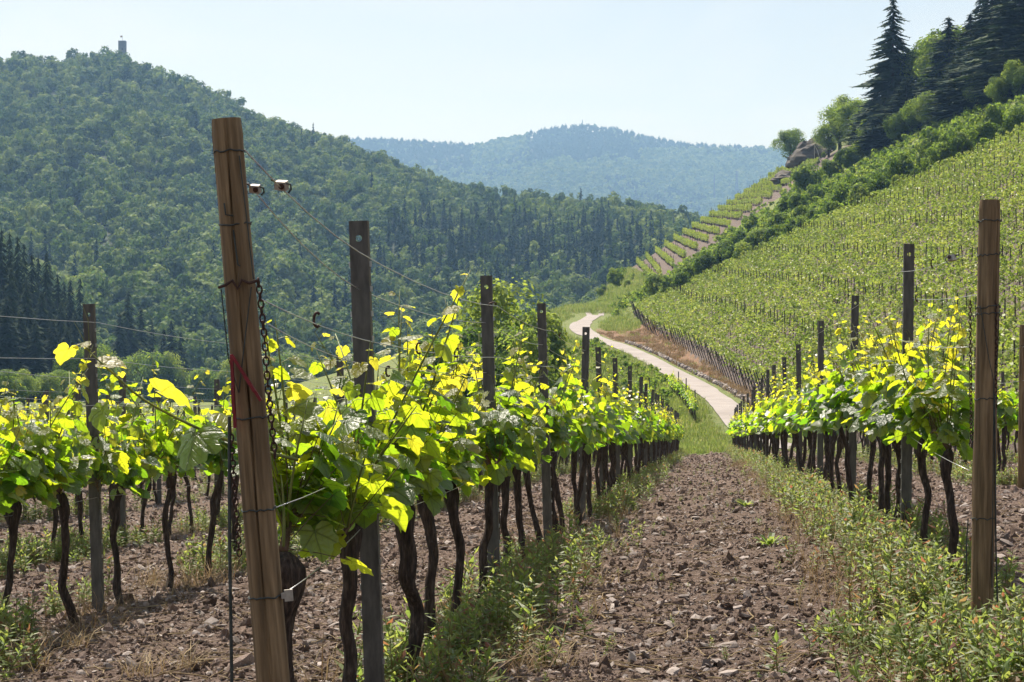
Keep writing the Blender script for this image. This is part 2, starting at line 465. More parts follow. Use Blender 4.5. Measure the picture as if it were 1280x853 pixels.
za = gm.attributes.new('zone', 'FLOAT_COLOR', 'POINT')
za.data.foreach_set('color', zone.astype(np.float32).ravel())
ground = T(ob('ground', gm), kind='structure')

# exact ground height under an object (sheet as built, incl. small relief)
from bisect import bisect
def gz(x, y):
    i = min(max(int(np.searchsorted(yy, y)) - 1, 0), ny - 2)
    def rowz(k):
        u = (x - .05 * yy[k]) / (abs(yy[k]) + 9)
        return float(np.interp(u, uu, ZZ[k]))
    t = (y - yy[i]) / (yy[i + 1] - yy[i])
    return rowz(i) * (1 - t) + rowz(i + 1) * t

vf = mesh('valley_floor', [(-5500, -500, -24), (5500, -500, -24), (5500, 5900, -24), (-5500, 5900, -24)], np.array([[0, 1, 2, 3]]), [M_HILLFLOOR])
T(ob('valley_floor', vf), kind='structure')

# road
mb = MB()
wid = 1.08
V = []; F = []
for i, p in enumerate(ROADS):
    a = Vector(ROADS[max(i - 1, 0)]); b = Vector(ROADS[min(i + 1, len(ROADS) - 1)])
    d = (b - a); d.z = 0; d.normalize(); nrm = Vector((d.y, -d.x, 0))
    ww = wid * (1.25 if 228 < p[1] < 262 else .82 if p[1] < 140 else .95)
    for k in range(7):
        s = (k / 6 - .5) * 2
        jit = .10 * (fbm(np.array(p[1] * .8 + 50 * (k == 6)), np.array(3.0)) - .5) if k in (0, 6) else 0
        q = Vector(p) + nrm * s * (ww + jit)
        V.append((q.x, q.y, q.z + .035 + .03 * (1 - s * s)))
for i in range(len(ROADS) - 1):
    for k in range(6):
        F.append((i * 7 + k, i * 7 + k + 1, (i + 1) * 7 + k + 1, (i + 1) * 7 + k))
T(ob('road', mesh('road', V, np.array(F), [M_ROAD], smooth=True)), kind='structure')
# two wheel tracks where the road turns into a grass lane
for s, name in ((-1, 'path'), (1, 'path')):
    V = []; F = []
    pts = [(12.2 + s * .8, 280), (12.3 + s * 1.0, 288), (12.0 + s * 1.05, 296), (11.9 + s * 1.0, 305), (13 + s * .9, 316), (15 + s * .9, 328)]
    P = smooth_line([(x, y, 0) for x, y in pts], 5)
    for i, p in enumerate(P):
        for k in (-1, 1):
            x = p[0] + k * .42; V.append((x, p[1], gz(x, p[1]) + .05))
    F = [(2 * i, 2 * i + 1, 2 * i + 3, 2 * i + 2) for i in range(len(P) - 1)]
    T(ob(name, mesh('wheel_track', V, np.array(F), [M_ROAD], smooth=True)), kind='structure')

# ---------------------------------------------------------------- scattering of uncountable stuff
def protos(name, objs):
    c = bpy.data.collections.new(name)
    for o in objs: c.objects.link(o)
    return c
def proto(name, data):
    return bpy.data.objects.new(name, data)

def scatter(name, pts, rots, scl, coll, label, cat, idxs=None, nz_=1):
    pts = np.asarray(pts, np.float32); n = len(pts)
    m = bpy.data.meshes.new(name)
    m.vertices.add(n); m.vertices.foreach_set('co', pts.ravel())
    a = m.attributes.new('rot', 'FLOAT_VECTOR', 'POINT'); a.data.foreach_set('vector', np.asarray(rots, np.float32).ravel())
    a = m.attributes.new('scl', 'FLOAT_VECTOR', 'POINT')
    s = np.asarray(scl, np.float32)
    if s.ndim == 1: s = np.repeat(s[:, None], 3, 1)
    a.data.foreach_set('vector', s.ravel())
    a = m.attributes.new('pick', 'INT', 'POINT')
    if idxs is None: idxs = np.random.RandomState(n).randint(0, 1000, n)
    a.data.foreach_set('value', np.asarray(idxs, np.int32))
    o = ob(name, m)
    ng = bpy.data.node_groups.new(name + '_scatter', 'GeometryNodeTree')
    ng.interface.new_socket('Geometry', in_out='INPUT', socket_type='NodeSocketGeometry')
    ng.interface.new_socket('Geometry', in_out='OUTPUT', socket_type='NodeSocketGeometry')
    N = ng.nodes.new; K = ng.links.new
    gi = N('NodeGroupInput'); go = N('NodeGroupOutput')
    ip = N('GeometryNodeInstanceOnPoints'); ci = N('GeometryNodeCollectionInfo')
    ci.inputs['Collection'].default_value = coll
    ci.inputs['Separate Children'].default_value = True
    ci.inputs['Reset Children'].default_value = True
    ip.inputs['Pick Instance'].default_value = True
    def att(nm, t):
        x = N('GeometryNodeInputNamedAttribute'); x.data_type = t; x.inputs['Name'].default_value = nm
        return x.outputs['Attribute']
    er = N('FunctionNodeEulerToRotation')
    K(gi.outputs[0], ip.inputs['Points']); K(ci.outputs[0], ip.inputs['Instance'])
    K(att('rot', 'FLOAT_VECTOR'), er.inputs[0]); K(er.outputs[0], ip.inputs['Rotation'])
    K(att('scl', 'FLOAT_VECTOR'), ip.inputs['Scale']); K(att('pick', 'INT'), ip.inputs['Instance Index'])
    K(ip.outputs[0], go.inputs[0])
    md = o.modifiers.new('scatter', 'NODES'); md.node_group = ng
    T(o, label, cat, kind='stuff')
    return o

# ---------------------------------------------------------------- tree shapes
def crown_data(name, rs, rx, ry, rz, zc, nl, n, ls, mat, squash=.8, core=.55):
    """crown of many small leaf sprays gathered on lobes"""
    rng = np.random.RandomState(rs)
    C = rng.normal(size=(nl, 3)); C /= np.linalg.norm(C, axis=1)[:, None]
    C *= (rng.uniform(.35, .78, (nl, 1)))
    LR = rng.uniform(.24, .44, nl)
    lt = rng.uniform(.25, .75, nl)
    li = rng.randint(0, nl, n)
    D = rng.normal(size=(n, 3)); D[:, 2] += .25
    D /= np.linalg.norm(D, axis=1)[:, None]
    rad = LR[li] * rng.uniform(.55, 1.12, n)
    P = C[li] + D * rad[:, None]
    P *= np.array([rx, ry, rz]); P[:, 2] += zc
    nrm = D * 1.15 + rng.normal(size=(n, 3)) * .38 + np.array([0, 0, .2])
    nrm /= np.linalg.norm(nrm, axis=1)[:, None]
    a = np.cross(nrm, rng.normal(size=(n, 3))); a /= np.linalg.norm(a, axis=1)[:, None] + 1e-9
    b = np.cross(nrm, a)
    s = ls * rng.uniform(.6, 1.4, n)[:, None]
    bend = nrm * s * rng.uniform(-.35, .1, n)[:, None]
    v0 = P - a * s; v1 = P - b * s * .62 + bend; v2 = P + a * s + bend; v3 = P + b * s * .62
    V = np.stack([v0, v1, v2, v3], 1).reshape(-1, 3)
    Fq = np.arange(4 * n).reshape(n, 4)
    t = np.clip(lt[li] + rng.normal(0, .17, n), 0, 1)
    return mesh(name, V, Fq, [mat], np.repeat(t, 4))

def trunk_data(name, rs, hgt, r0, spread, limbs=5, top=.75):
    rng = random.Random(rs); m = MB()
    pts = [(rng.uniform(-.05, .05) * hgt * k / 5, rng.uniform(-.05, .05) * hgt * k / 5, hgt * top * k / 5 - (.6 if k == 0 else 0)) for k in range(6)]
    m.tube(pts, [r0 * (1.25 - .9 * k / 5) for k in range(6)], 7)
    for i in range(limbs):
        k = rng.randint(1, 4); p = Vector(pts[k]); an = 2 * math.pi * (i + rng.random() * .6) / limbs
        ln = spread * rng.uniform(.5, .8)
        q = p + Vector((math.cos(an) * ln * .5, math.sin(an) * ln * .5, ln * .4))
        e = p + Vector((math.cos(an) * ln, math.sin(an) * ln, ln * .75))
        m.tube([p, q, e], [r0 * .5, r0 * .32, r0 * .1], 5)
    return m.data(name, [M_BARK], True)

def conifer_data(name, rs, H, Rr, whorls, per, mat, sparse=0.0, bare=.06, fine=True):
    """spruce: ragged drooping skirts of needles, longer branches standing out of them"""
    rng = random.Random(rs); V = []; F = []; t = []
    def tri(a, b, c, tt):
        i = len(V); V.extend([a, b, c]); F.append((i, i + 1, i + 2)); t.extend([tt] * 3)
    dz = H * (1 - bare) / whorls
    for w_ in range(whorls):
        q = (w_ + rng.uniform(-.2, .2)) / whorls
        z = H * (bare + (1 - bare) * q)
        env = max(1 - q, 0) ** .74 * (.72 + .28 * min(1, q * 6))
        r = Rr * env * rng.uniform(.85, 1.12) + .10
        n = max(5, int(per * (1 - .4 * q)))
        a0 = rng.random() * 6.28
        for i in range(n):
            an = a0 + 6.283 * i / n + rng.uniform(-.3, .3) * 6.283 / n
            gap = rng.random() < sparse
            rr = r * (rng.uniform(.35, .6) if gap else rng.uniform(.62, 1.2)); zj = rng.uniform(-.75, .75) * dz
            d = Vector((math.cos(an), math.sin(an), 0)); sd_ = Vector((-d.y, d.x, 0))
            tt = min(1, max(0, rng.gauss(.45, .22)))
            droop = rng.uniform(.28, .62) * (1.1 - .55 * q)
            top = Vector((0, 0, min(H, z + zj + dz * .9))); tip = Vector((0, 0, z + zj)) + d * rr + Vector((0, 0, -droop * rr + rr * .12))
            lw = (rr * (.17 if fine else .34) + .06)
            mid = top.lerp(tip, .5) + Vector((0, 0, rr * .07)) + sd_ * rr * rng.uniform(-.12, .12)
            a = mid + sd_ * lw + Vector((0, 0, -rr * rng.uniform(.06, .22))); b = mid - sd_ * lw + Vector((0, 0, -rr * rng.uniform(.06, .22)))
            tri(top, a, mid, tt); tri(top, mid, b, tt); tri(mid, a, tip, tt); tri(mid, tip, b, tt)
            if fine:
                for j in range(4):
                    s_ = .3 + .2 * j; p = top.lerp(mid, s_ * 2) if s_ < .5 else mid.lerp(tip, s_ * 2 - 1); wd = (rr * .26 * (1.15 - s_) + .14) * rng.uniform(.7, 1.3)
                    for sg in (-1, 1):
                        e = p + (d * rng.uniform(.3, 1.0) + sd_ * sg) * wd + Vector((0, 0, -wd * rng.uniform(.2, 1.3)))
                        tri(p, p + d * wd * .5 + Vector((0, 0, -wd * .1)), e, min(1, max(0, tt + rng.uniform(-.15, .2))))
                tri(tip - d * rr * .2, tip + sd_ * .12, tip + d * rr * .10 + Vector((0, 0, rr * .04)), tt)
    tip = Vector((0, 0, H * 1.02))
    for k in range(3):
        an = k * 2.1
        tri(tip, Vector((math.cos(an) * .16, math.sin(an) * .16, H * .955)), Vector((math.cos(an + 2.1) * .16, math.sin(an + 2.1) * .16, H * .955)), .5)
    return mesh(name, V, np.array(F), [mat], t)

def conifer_trunk(name, H, r0):
    m = MB(); m.tube([(0, 0, -1), (0, 0, H * .4), (0, 0, H * .97)], [r0, r0 * .65, r0 * .08], 7)
    return m.data(name, [M_BARK], True)


# ---------------------------------------------------------------- far hills
def px_u(px): return (px - 640.0) / FPX
class Hill:
    def __init__(s, ridge, D, base_y, base_z, tree, amp, fr, pw, seed):
        s.rp = np.array(ridge, float); s.D = np.array(D, float); s.by = base_y; s.bz = base_z
        s.tree = tree; s.amp = amp; s.fr = fr; s.pw = pw; s.seed = seed
    def point(s, px, t):
        """px: direction of the slope line, t: 0 foot .. 1 ridge .. 1.3 behind the ridge"""
        px = np.asarray(px, float); t = np.asarray(t, float)
        D = np.interp(px, s.D[:, 0], s.D[:, 1]); e = (426.5 - np.interp(px, s.rp[:, 0], s.rp[:, 1])) / FPX
        zr = e * D - s.tree
        y = s.by + t * (D - s.by)
        tt = np.clip(t, 0, 1)
        z = s.bz + (zr - s.bz) * tt ** s.pw - np.clip(t - 1, 0, 1) * (D - s.by) * .35
        x = px_u(px) * y
        k = np.clip(tt * (1 - tt) * 4, 0, 1)
        z = z + k * s.amp * (fbm(x * s.fr + s.seed, y * s.fr * .45 + s.seed, 4) - .47) * 2
        return x, y, z
    def build(s, name, p0, p1, mat):
        ps = np.linspace(p0, p1, 90); ts = np.linspace(0, 1.35, 60)
        P, Tt = np.meshgrid(ps, ts, indexing='ij')
        x, y, z = s.point(P.ravel(), Tt.ravel())
        n, k = P.shape; ix = np.arange(n * k).reshape(n, k)
        q = np.stack([ix[:-1, :-1].ravel(), ix[1:, :-1].ravel(), ix[1:, 1:].ravel(), ix[:-1, 1:].ravel()], 1)
        return T(ob(name, mesh(name, np.stack([x, y, z], 1), q, [mat], smooth=True)), kind='structure')

H1 = Hill([(-500, 95), (-300, 80), (0, 66), (60, 68), (150, 70), (200, 92), (300, 130), (425, 170), (480, 190), (540, 212), (600, 228), (680, 237), (760, 243), (860, 257), (920, 275), (1050, 320), (1200, 380)],
          [(-500, 1350), (200, 1320), (540, 1150), (760, 1050), (1200, 900)], 470, -22, 8.0, 26, 1 / 130., 1.12, 3.3)
H1.build('wooded_hill', -480, 1180, M_HILLFLOOR)
H2 = Hill([(200, 185), (380, 174), (440, 171), (520, 174), (590, 179), (640, 169), (690, 158), (730, 155), (770, 159), (820, 171), (860, 179), (970, 183), (1100, 190), (1400, 205)],
          [(0, 4600), (1400, 4600)], 2500, -20, 12.0, 50, 1 / 420., 1.1, 8.1)
H2.build('far_hill', 250, 1350, M_HILLFLOOR)

# forest protos
DEC = protos('forest_broadleaf', [proto('broadleaf_%d' % i, crown_data('broadleaf_%d' % i, 40 + i, 5.6 + .5 * (i % 3), 5.6, 5.4, 5.6, 13, 800, .62, M_BROAD)) for i in range(6)])
CON = protos('forest_conifer', [proto('spruce_%d' % i, conifer_data('spruce_%d' % i, 70 + i, 18, 3.3, 13, 9, M_NEEDLE, .15, .04, False)) for i in range(4)])
DECL = protos('distant_broadleaf', [proto('far_broadleaf_%d' % i, crown_data('far_broadleaf_%d' % i, 140 + i, 8.5, 8.5, 6.5, 6, 10, 170, 1.7, M_BROAD)) for i in range(5)])
CONL = protos('distant_conifer', [proto('far_spruce_%d' % i, crown_data('far_spruce_%d' % i, 170 + i, 5.5, 5.5, 9, 8, 14, 170, 1.5, M_NEEDLE)) for i in range(3)])

rng = np.random.RandomState(11)
def fill(Hl, p0, p1, step, seed):
    """tree positions about STEP metres apart over the visible face of a hill"""
    r_ = np.random.RandomState(seed); out = []
    ys = 0.02
    D = Hl.D[:, 1].mean()
    nt_ = int((D - Hl.by) / step)
    for it in range(nt_ + int(40 / step) + 2):
        t = it * step / (D - Hl.by)
        y = Hl.by + t * (D - Hl.by)
        npx = int((p1 - p0) / FPX * y / step)
        px = np.linspace(p0, p1, npx) + r_.uniform(-.5, .5, npx) * step / y * FPX
        tt = np.clip(t + r_.uniform(-.5, .5, npx) * step / (D - Hl.by), 0.0, 1.03)
        out.append(np.stack([px, tt], 1))
    return np.concatenate(out)
A = fill(H1, -260, 1060, 6.5, 3)
x, y, z = H1.point(A[:, 0], A[:, 1])
yp = 426.5 - FPX * z / y
# spruce plantations and a scatter of single conifers
pl = (fbm(x / 75. + 3, y / 110. + 9, 3) > .60)
pat = (A[:, 0] > 500 + (yp - 260) * -.55 + 30 * fbm(yp / 20., A[:, 0] / 30.)) & (A[:, 0] < 745 + 40 * fbm(yp / 15., A[:, 0] / 25.)) & (yp > 284 + 18 * fbm(A[:, 0] / 22., yp / 40.)) & (yp < 372)
pat |= (A[:, 0] > 690) & (A[:, 0] < 830) & (yp > 300) & (yp < 372) & (rng.rand(len(x)) < .75)
con = pat & (rng.rand(len(x)) < .80) | (pl & (rng.rand(len(x)) < .10)) | (rng.rand(len(x)) < .02)
con &= A[:, 1] < .93
n = len(x); d_ = ~con
# the wood above the old boundary line on the left stands taller
tall = np.where((yp < 80 + (A[:, 0] - 80) * .40) & (A[:, 0] > 60) & (A[:, 0] < 300), 1.35, 1.0)
sc_ = (.46 + .85 * rng.rand(n) ** 1.4) * tall * np.where(A[:, 1] > .95, .62, 1)
T_ = lambda k: np.stack([np.zeros(k), np.zeros(k), rng.uniform(0, 6.28, k)], 1)
scatter('broadleaf_forest', np.stack([x, y, z - 1.2], 1)[d_], T_(d_.sum()), np.stack([sc_, sc_, sc_ * rng.uniform(.85, 1.25, n)], 1)[d_], DEC,
        'green broadleaf forest covering the whole hill with the tower on top', 'forest')
scatter('conifer_forest', np.stack([x, y, z - 1], 1)[con], T_(con.sum()), (rng.uniform(.5, 1.0, n))[con], CON,
        'darker spruce plantation and single spruces among the broadleaf forest of the tower hill', 'forest')
A = fill(H2, 380, 1120, 13.0, 4)
x, y, z = H2.point(A[:, 0], A[:, 1]); yp = 426.5 - FPX * z / y; n = len(x)
con = ((A[:, 0] < 590) & (yp < 210 + 12 * fbm(A[:, 0] / 20., yp / 9.)) & (yp > 176)) | ((A[:, 0] > 660) & (A[:, 0] < 800) & (yp < 190 + 30 * fbm(A[:, 0] / 25., yp / 20.))) | (yp < 190) & (A[:, 0] > 800) | ((fbm(x / 260., y / 300., 3) > .6) & (rng.rand(n) < .5))
con &= rng.rand(n) < .95
T_ = lambda k: np.stack([np.zeros(k), np.zeros(k), rng.uniform(0, 6.28, k)], 1)
scatter('far_broadleaf_forest', np.stack([x, y, z - 1.5], 1)[~con], T_((~con).sum()), rng.uniform(.8, 1.4, n)[~con], DECL, 'hazy blue-green broadleaf forest on the far hill', 'forest')
scatter('far_conifer_forest', np.stack([x, y, z - 1], 1)[con], T_(con.sum()), rng.uniform(.7, 1.1, n)[con], CONL, 'darker hazy conifer forest along the crest of the far hill', 'forest')

# stone tower on the hill top
def on_hill(Hl, px, py):
    ts = np.linspace(0, 1, 400); x, y, z = Hl.point(np.full(400, px), ts)
    k = int(np.argmin(np.abs(426.5 - FPX * z / y - py))); return float(x[k]), float(y[k]), float(z[k])
tx, ty, tz = on_hill(H1, 153, 71)
tw = T(ob('stone_tower', None, loc=(tx, ty, tz - 1)), 'square stone watchtower with flagpole on top of the wooded hill', 'tower')
m = MB(); TW, TH = 4.8, 19.5
for k, (cx, cy_, dx, dy) in enumerate(((0, -TW / 2 + .3, TW, .6), (0, TW / 2 - .3, TW, .6), (-TW / 2 + .3, 0, .6, TW - 1.2), (TW / 2 - .3, 0, .6, TW - 1.2))):
    m.box((cx, cy_, TH / 2), (dx, dy, TH))
m.box((0, 0, TH - .9), (TW - 1.2, TW - 1.2, .3))
ob('wall', m.data('tower_wall', [M_TOWER]), tw)
m = MB(); m.box((0, 0, TH + .15), (TW + .3, TW + .3, .3)); ob('parapet', m.data('tower_parapet', [M_TOWER]), tw)
for k in range(2):
    m = MB(); m.box((.4, -TW / 2 - .012, 10 + 4 * k), (.5, .06, 1.4)); ob('window', m.data('tower_window', [M_DARK]), tw)
m = MB(); m.tube([(0, 0, TH - .75), (0, 0, TH + 4.2)], .09, 6); fp = ob('flagpole', m.data('tower_pole', [M_MAST]), tw)
m = MB(); m.add([(0, .05, TH + 3.0), (-1.5, .2, TH + 2.9), (-1.5, .3, TH + 4.1), (0, .05, TH + 4.2), (0, .1, TH + 3.0), (-1.5, .25, TH + 2.9), (-1.5, .35, TH + 4.1), (0, .1, TH + 4.2)],
                [(0, 1, 2, 3), (7, 6, 5, 4), (0, 4, 5, 1), (2, 6, 7, 3), (1, 5, 6, 2)])
ob('flag', m.data('tower_flag', [M_FLAG]), fp)

# dark pines on the hill's shoulder, masts far behind
def lattice_mast(name, px, py, H, wb, arms, label):
    x, y, z = on_hill(H2, px, py)
    o = T(ob(name, None, loc=(x, y, z - 8)), label, 'mast', 'masts on the far hillside'); H += 8
    m = MB()
    for sx in (-1, 1):
        for sy in (-1, 1): m.tube([(sx * wb, sy * wb, 0), (sx * wb * .15, sy * wb * .15, H)], .75, 4)
    k = 9
    for i in range(k):
        a = i / k; b = (i + 1) / k; wa = wb * (1 - .85 * a); w2 = wb * (1 - .85 * b)
        for sy in (-1, 1):
            m.tube([(-wa, sy * wa, H * a), (w2, sy * w2, H * b)], .4, 4); m.tube([(wa, sy * wa, H * a), (-w2, sy * w2, H * b)], .4, 4)
    ob('lattice', m.data(name + '_lattice', [M_MAST]), o)
    for q, ln in arms:
        m = MB(); m.tube([(-ln, 0, H * q), (ln, 0, H * q)], .8, 4); ob('crossarm', m.data(name + '_arm', [M_MAST]), o)
lattice_mast('power_pylon', 921, 247, 54, 3.6, ((.97, 4), (.9, 5), (.83, 4)), 'lattice power pylon with crossarms rising behind the upper terraced vineyard')
lattice_mast('radio_mast', 893, 254, 58, 1.6, (), 'slender grey lattice mast next to the power pylon')
lattice_mast('radio_mast', 728, 156, 22, 1.0, (), 'tiny mast on the crest of the far hill')

# ---------------------------------------------------------------- trees of the middle distance (each one a thing)
TREES = [(crown_data('tree_crown_%d' % i, 300 + i, 3.1, 3.1, 3.3, 4.6, 30, 11000, .115, M_TREE), trunk_data('tree_trunk_%d' % i, 310 + i, 7, .22, 3.0)) for i in range(4)]
SHRUB = [(crown_data('shrub_crown_%d' % i, 330 + i, 2.4, 2.4, 2.1, 1.9, 20, 4200, .16, M_TREE), trunk_data('shrub_stem_%d' % i, 340 + i, 3, .10, 2.2, 6, .5)) for i in range(5)]
SPRUCE = [(conifer_data('spruce_crown_%d' % i, 350 + i, 24, 4.4 + .4 * i, 38, 17, M_NEEDLE, .25 + .05 * i), conifer_trunk('spruce_trunk_%d' % i, 24, .32)) for i in range(4)]
NTREE = [0]
def tree(kind, name, x, y, z, s, label, group=None, sz=None, dz=0.0):
    NTREE[0] += 1; k = NTREE[0]
    src = {'t': TREES, 's': SHRUB, 'c': SPRUCE}[kind]
    cr_, tr_ = src[(k * 7 + 3) % len(src)]
    o = T(ob(name, None, loc=(x, y, z + dz), rot=(0, 0, (k * 2.399) % 6.28), scale=(s, s, sz or s)), label, {'t': 'tree', 's': 'shrub', 'c': 'conifer'}[kind], group)
    ob('trunk' if kind != 's' else 'stems', tr_, o); ob('crown', cr_, o)
    return o
def at(px, py, y): return (px - 640) / FPX * y, y, (426.5 - py) / FPX * y

# clump beside the road, behind the row of the leaning post
for px, top, Y, s, lab in ((642, 350, 118, 1.35, 'rounded bright green tree, tallest of the clump beside the pale road'),
                           (598, 386, 112, 1.3, 'bright green tree on the valley side of the roadside clump'),
                           (684, 404, 128, .7, 'small green tree at the road side of the roadside clump'),
                           (562, 418, 106, 1.25, 'low green tree at the valley end of the roadside clump'),
                           (640, 412, 104, .85, 'dense green tree in front of the roadside clump'),
                           (535, 450, 104, .95, 'bushy tree just beyond the valley end of the roadside clump')):
    x, y, ztop = at(px, top, Y); z = gz(x, Y)
    tree('t', 'roadside_tree', x, Y, z, s, lab, 'trees beside the road', sz=max(.6, (ztop - z) / 7.9))
for px, Y, s in ((690, 160, .6), (676, 150, .8), (680, 140, .9)):
    x = (px - 640) / FPX * Y; tree('s', 'verge_shrub', x, Y, gz(x, Y), s * .75, 'small green shrub on the grassy verge below the pale road', 'verge shrubs')

# shrub belt along the upper edge of the hillside vineyard
rg = random.Random(8)
belt = []
for i in range(40):
    f = i / 39
    x = 18.5 + 46 * f; yb = 265 - (x - 17.7) * 65 / 35.3
    for row in range(2):
        xx = x + rg.uniform(-1, 1) + row * 1.3; y_ = yb + 5 + row * 8 + rg.uniform(-3, 3)
        if f < .10 and row == 0 and rg.random() < .5: continue
        s = rg.uniform(.42, 1.05) * (1.05 - .1 * f) * (.8 if row == 0 else .75 if f < .5 else 1.05)
        belt.append((xx, y_, s, row, i + 1))
for i, (x, y, s, row, pos) in enumerate(belt):
    if x / y > .31: continue
    tree('s', 'hedge_shrub', x, y, gz(x, y), s, ('leafy shrub, %s uphill in the front line above the hillside vineyard' if row == 0 else 'leafy shrub, %s uphill in the back line above the hillside vineyard') % nth(pos), 'shrub belt above the hillside vineyard', sz=s * rg.uniform(.9, 1.25))
# shrubs on the slope between the two vineyards and round the outcrop
NT0 = NTREE[0] - 1
for px, py, Y, s, lab in ((1010, 232, 345, 1.5, 'round dark shrub standing on its own below the rock outcrop'), (940, 282, 306, 1.25, None), (1040, 215, 340, 1.5, None),
                          (985, 262, 310, 1.3, None), (900, 322, 292, 1.1, None),
                          (868, 344, 288, 1.2, None), (925, 300, 296, 1.1, None), (822, 366, 286, 1.3, 'dark rounded bush at the lower corner of the hillside vineyard'), (838, 362, 282, 1.3, None), (855, 358, 278, 1.2, None),
                          (772, 350, 372, 1.2, 'dark bush by the grass lane beyond the road bend'), (755, 362, 350, .8, 'low bush at the far end of the grass lane'), (785, 352, 340, .8, None), (838, 292, 398, 1.6, 'dark bush at the outer edge of the terraced vineyard'), 
                          (1000, 260, 322, 1.3, None), (1020, 250, 330, 1.3, None), (975, 282, 300, 1.3, None), (960, 300, 288, 1.2, None), (930, 320, 280, 1.2, None), (1060, 205, 345, 1.6, None), (1075, 195, 350, 1.6, None)):
    x = (px - 640) / FPX * Y
    # stand it on the ground along this line of sight
    for yq in np.linspace(Y - 60, Y + 70, 140):
        xq = (px - 640) / FPX * yq
        if gz(xq, yq) / yq >= (426.5 - py) / FPX - .004: break
    Y = float(yq); x = (px - 640) / FPX * Y
    tree('s', 'slope_shrub', x, Y, gz(x, Y), s * (.8 if lab else .58), lab or 'green shrub on the rough slope between the vineyards, %s uphill' % nth(NTREE[0] - NT0), 'slope shrubs')
x, y, z = 62.5, 432, gz(62.5, 432)
tree('t', 'lone_tree', x, y, z, 1.25, 'small round tree standing alone against the sky by the rock outcrop', None, sz=1.05, dz=1.5)

# conifers and broadleaf trees at the top of the hillside
def stand(px, Y): 
    x = (px - 640) / FPX * Y; return x, Y, gz(x, Y)
for px, Y, top, wd, lab in ((1116, 306, -2, 1.05, 'tall ragged spruce, first of the dark conifers at the crest'), (1186, 292, 22, 1.0, 'pointed spruce behind the leafy trees on the crest'),
                            (1240, 270, -28, 1.25, 'very tall dark spruce running out of the top of the picture'), (1275, 262, -45, 1.3, 'broad dark spruce at the picture edge on the crest'),
                            (1148, 308, 66, 1.0, 'dark spruce half hidden beside the ragged spruce'), (1094, 318, 112, 1.0, 'short dark spruce on the sky side of the ragged spruce'), (1213, 284, 18, 1.0, 'dark spruce squeezed between the two tallest'), (1302, 262, -40, 1.3, 'dark spruce mostly beyond the picture edge'),
                            (1133, 296, 98, .95, 'dark young spruce below the ragged spruce'), (1258, 282, -20, 1.2, 'dark spruce behind the tallest pair'), (1228, 290, -8, 1.1, 'dark spruce just before the very tall one'), (1165, 298, 92, 1.0, 'dark spruce under the pointed spruce, facing the valley'),
                            (1106, 300, 122, .9, 'low dark spruce at the foot of the ragged spruce'), (1200, 276, 70, .95, 'lower dark spruce in front of the squeezed one'), (1255, 258, 48, 1.0, 'lower dark spruce in front of the tallest pair'), (1290, 255, 30, 1.0, 'lower dark spruce at the picture edge')):
    x, y, z = stand(px, Y); hh = (426.5 - top) / FPX * Y - z
    tree('c', 'crest_spruce', x, y, z, wd * 1.3, lab, 'spruces on the crest', sz=hh / 24.0)
CROWN_SPOTS = ((1050, 360, 1.45), (1070, 352, 1.35), (1083, 330, 1.1), (1160, 286, .8), (1176, 296, 1.75), (1190, 300, 1.9), (1222, 268, .75), (1246, 252, .6), (1140, 290, .8), (1036, 372, 1.0), (1205, 298, 1.8), (1120, 292, .7), (1270, 250, .7), (1168, 306, 1.9), (1090, 312, .8))
CT = [q[0] for q in CROWN_SPOTS]
for px, Y, s in CROWN_SPOTS:
    x, y, z = stand(px, Y)
    tree('t', 'crest_tree', x, y, z, s, 'broadleaf tree on the crest, %s counted from the lone tree' % nth(1 + sorted(CT).index(px)), 'broadleaf trees on the crest', sz=s * .95)

# rock outcrop below the lone tree
def rock_data(name, rs, n=3, disp=.35, mat=None, flat=1.0):
    bm_v = []; 
    import bmesh
    bm = bmesh.new(); bmesh.ops.create_icosphere(bm, subdivisions=n, radius=1)
    rg_ = random.Random(rs); off = Vector((rg_.random() * 50, rg_.random() * 50, rg_.random() * 50))
    for v in bm.verts:
        q = v.co * 1.3 + off
        d = mnoise.noise(q) * disp + mnoise.noise(q * 2.7) * disp * .5
        c = mnoise.cell_vector(q * 1.1)
        v.co = v.co * (1 + d) + c * disp * .25
        v.co.z *= flat
    me = bpy.data.meshes.new(name); bm.to_mesh(me); bm.free()
    if mat: me.materials.append(mat)
    return me
oc = T(ob('rock_outcrop', rock_data('outcrop', 4, 4, .45, M_ROCK, .9), loc=(61.3, 388, gz(61.3, 388) + .2), rot=(0, 0, .6), scale=(4.6, 5.5, 4.4)), 'bare brown rock outcrop on the skyline below the lone round tree', 'rock')
T(ob('rock_outcrop', rock_data('outcrop_b', 9, 4, .4, M_ROCK, .8), loc=(54.5, 368, gz(54.5, 368) - .9), rot=(0, 0, 2), scale=(5.0, 4.5, 2.2)), 'low brown scree mound under the rock outcrop', 'rock')
hr = T(ob('handrail', None), 'pale bent handrail running down beside the rock outcrop', 'handrail')
P = []
for px, py in ((1018, 181), (1022, 189), (1024, 197), (1029, 203), (1035, 208)):
    Y = 372; x, y, z = at(px, py, Y); P.append((x, y, z))
m = MB(); m.tube(P, .09, 6); ob('rail', m.data('rail', [M_PALEWOOD]), hr)
for p in P[::2]:
    m = MB(); m.tube([(p[0], p[1], gz(p[0], p[1]) - .3), p], .07, 6); ob('post', m.data('rail_post', [M_PALEWOOD]), hr)

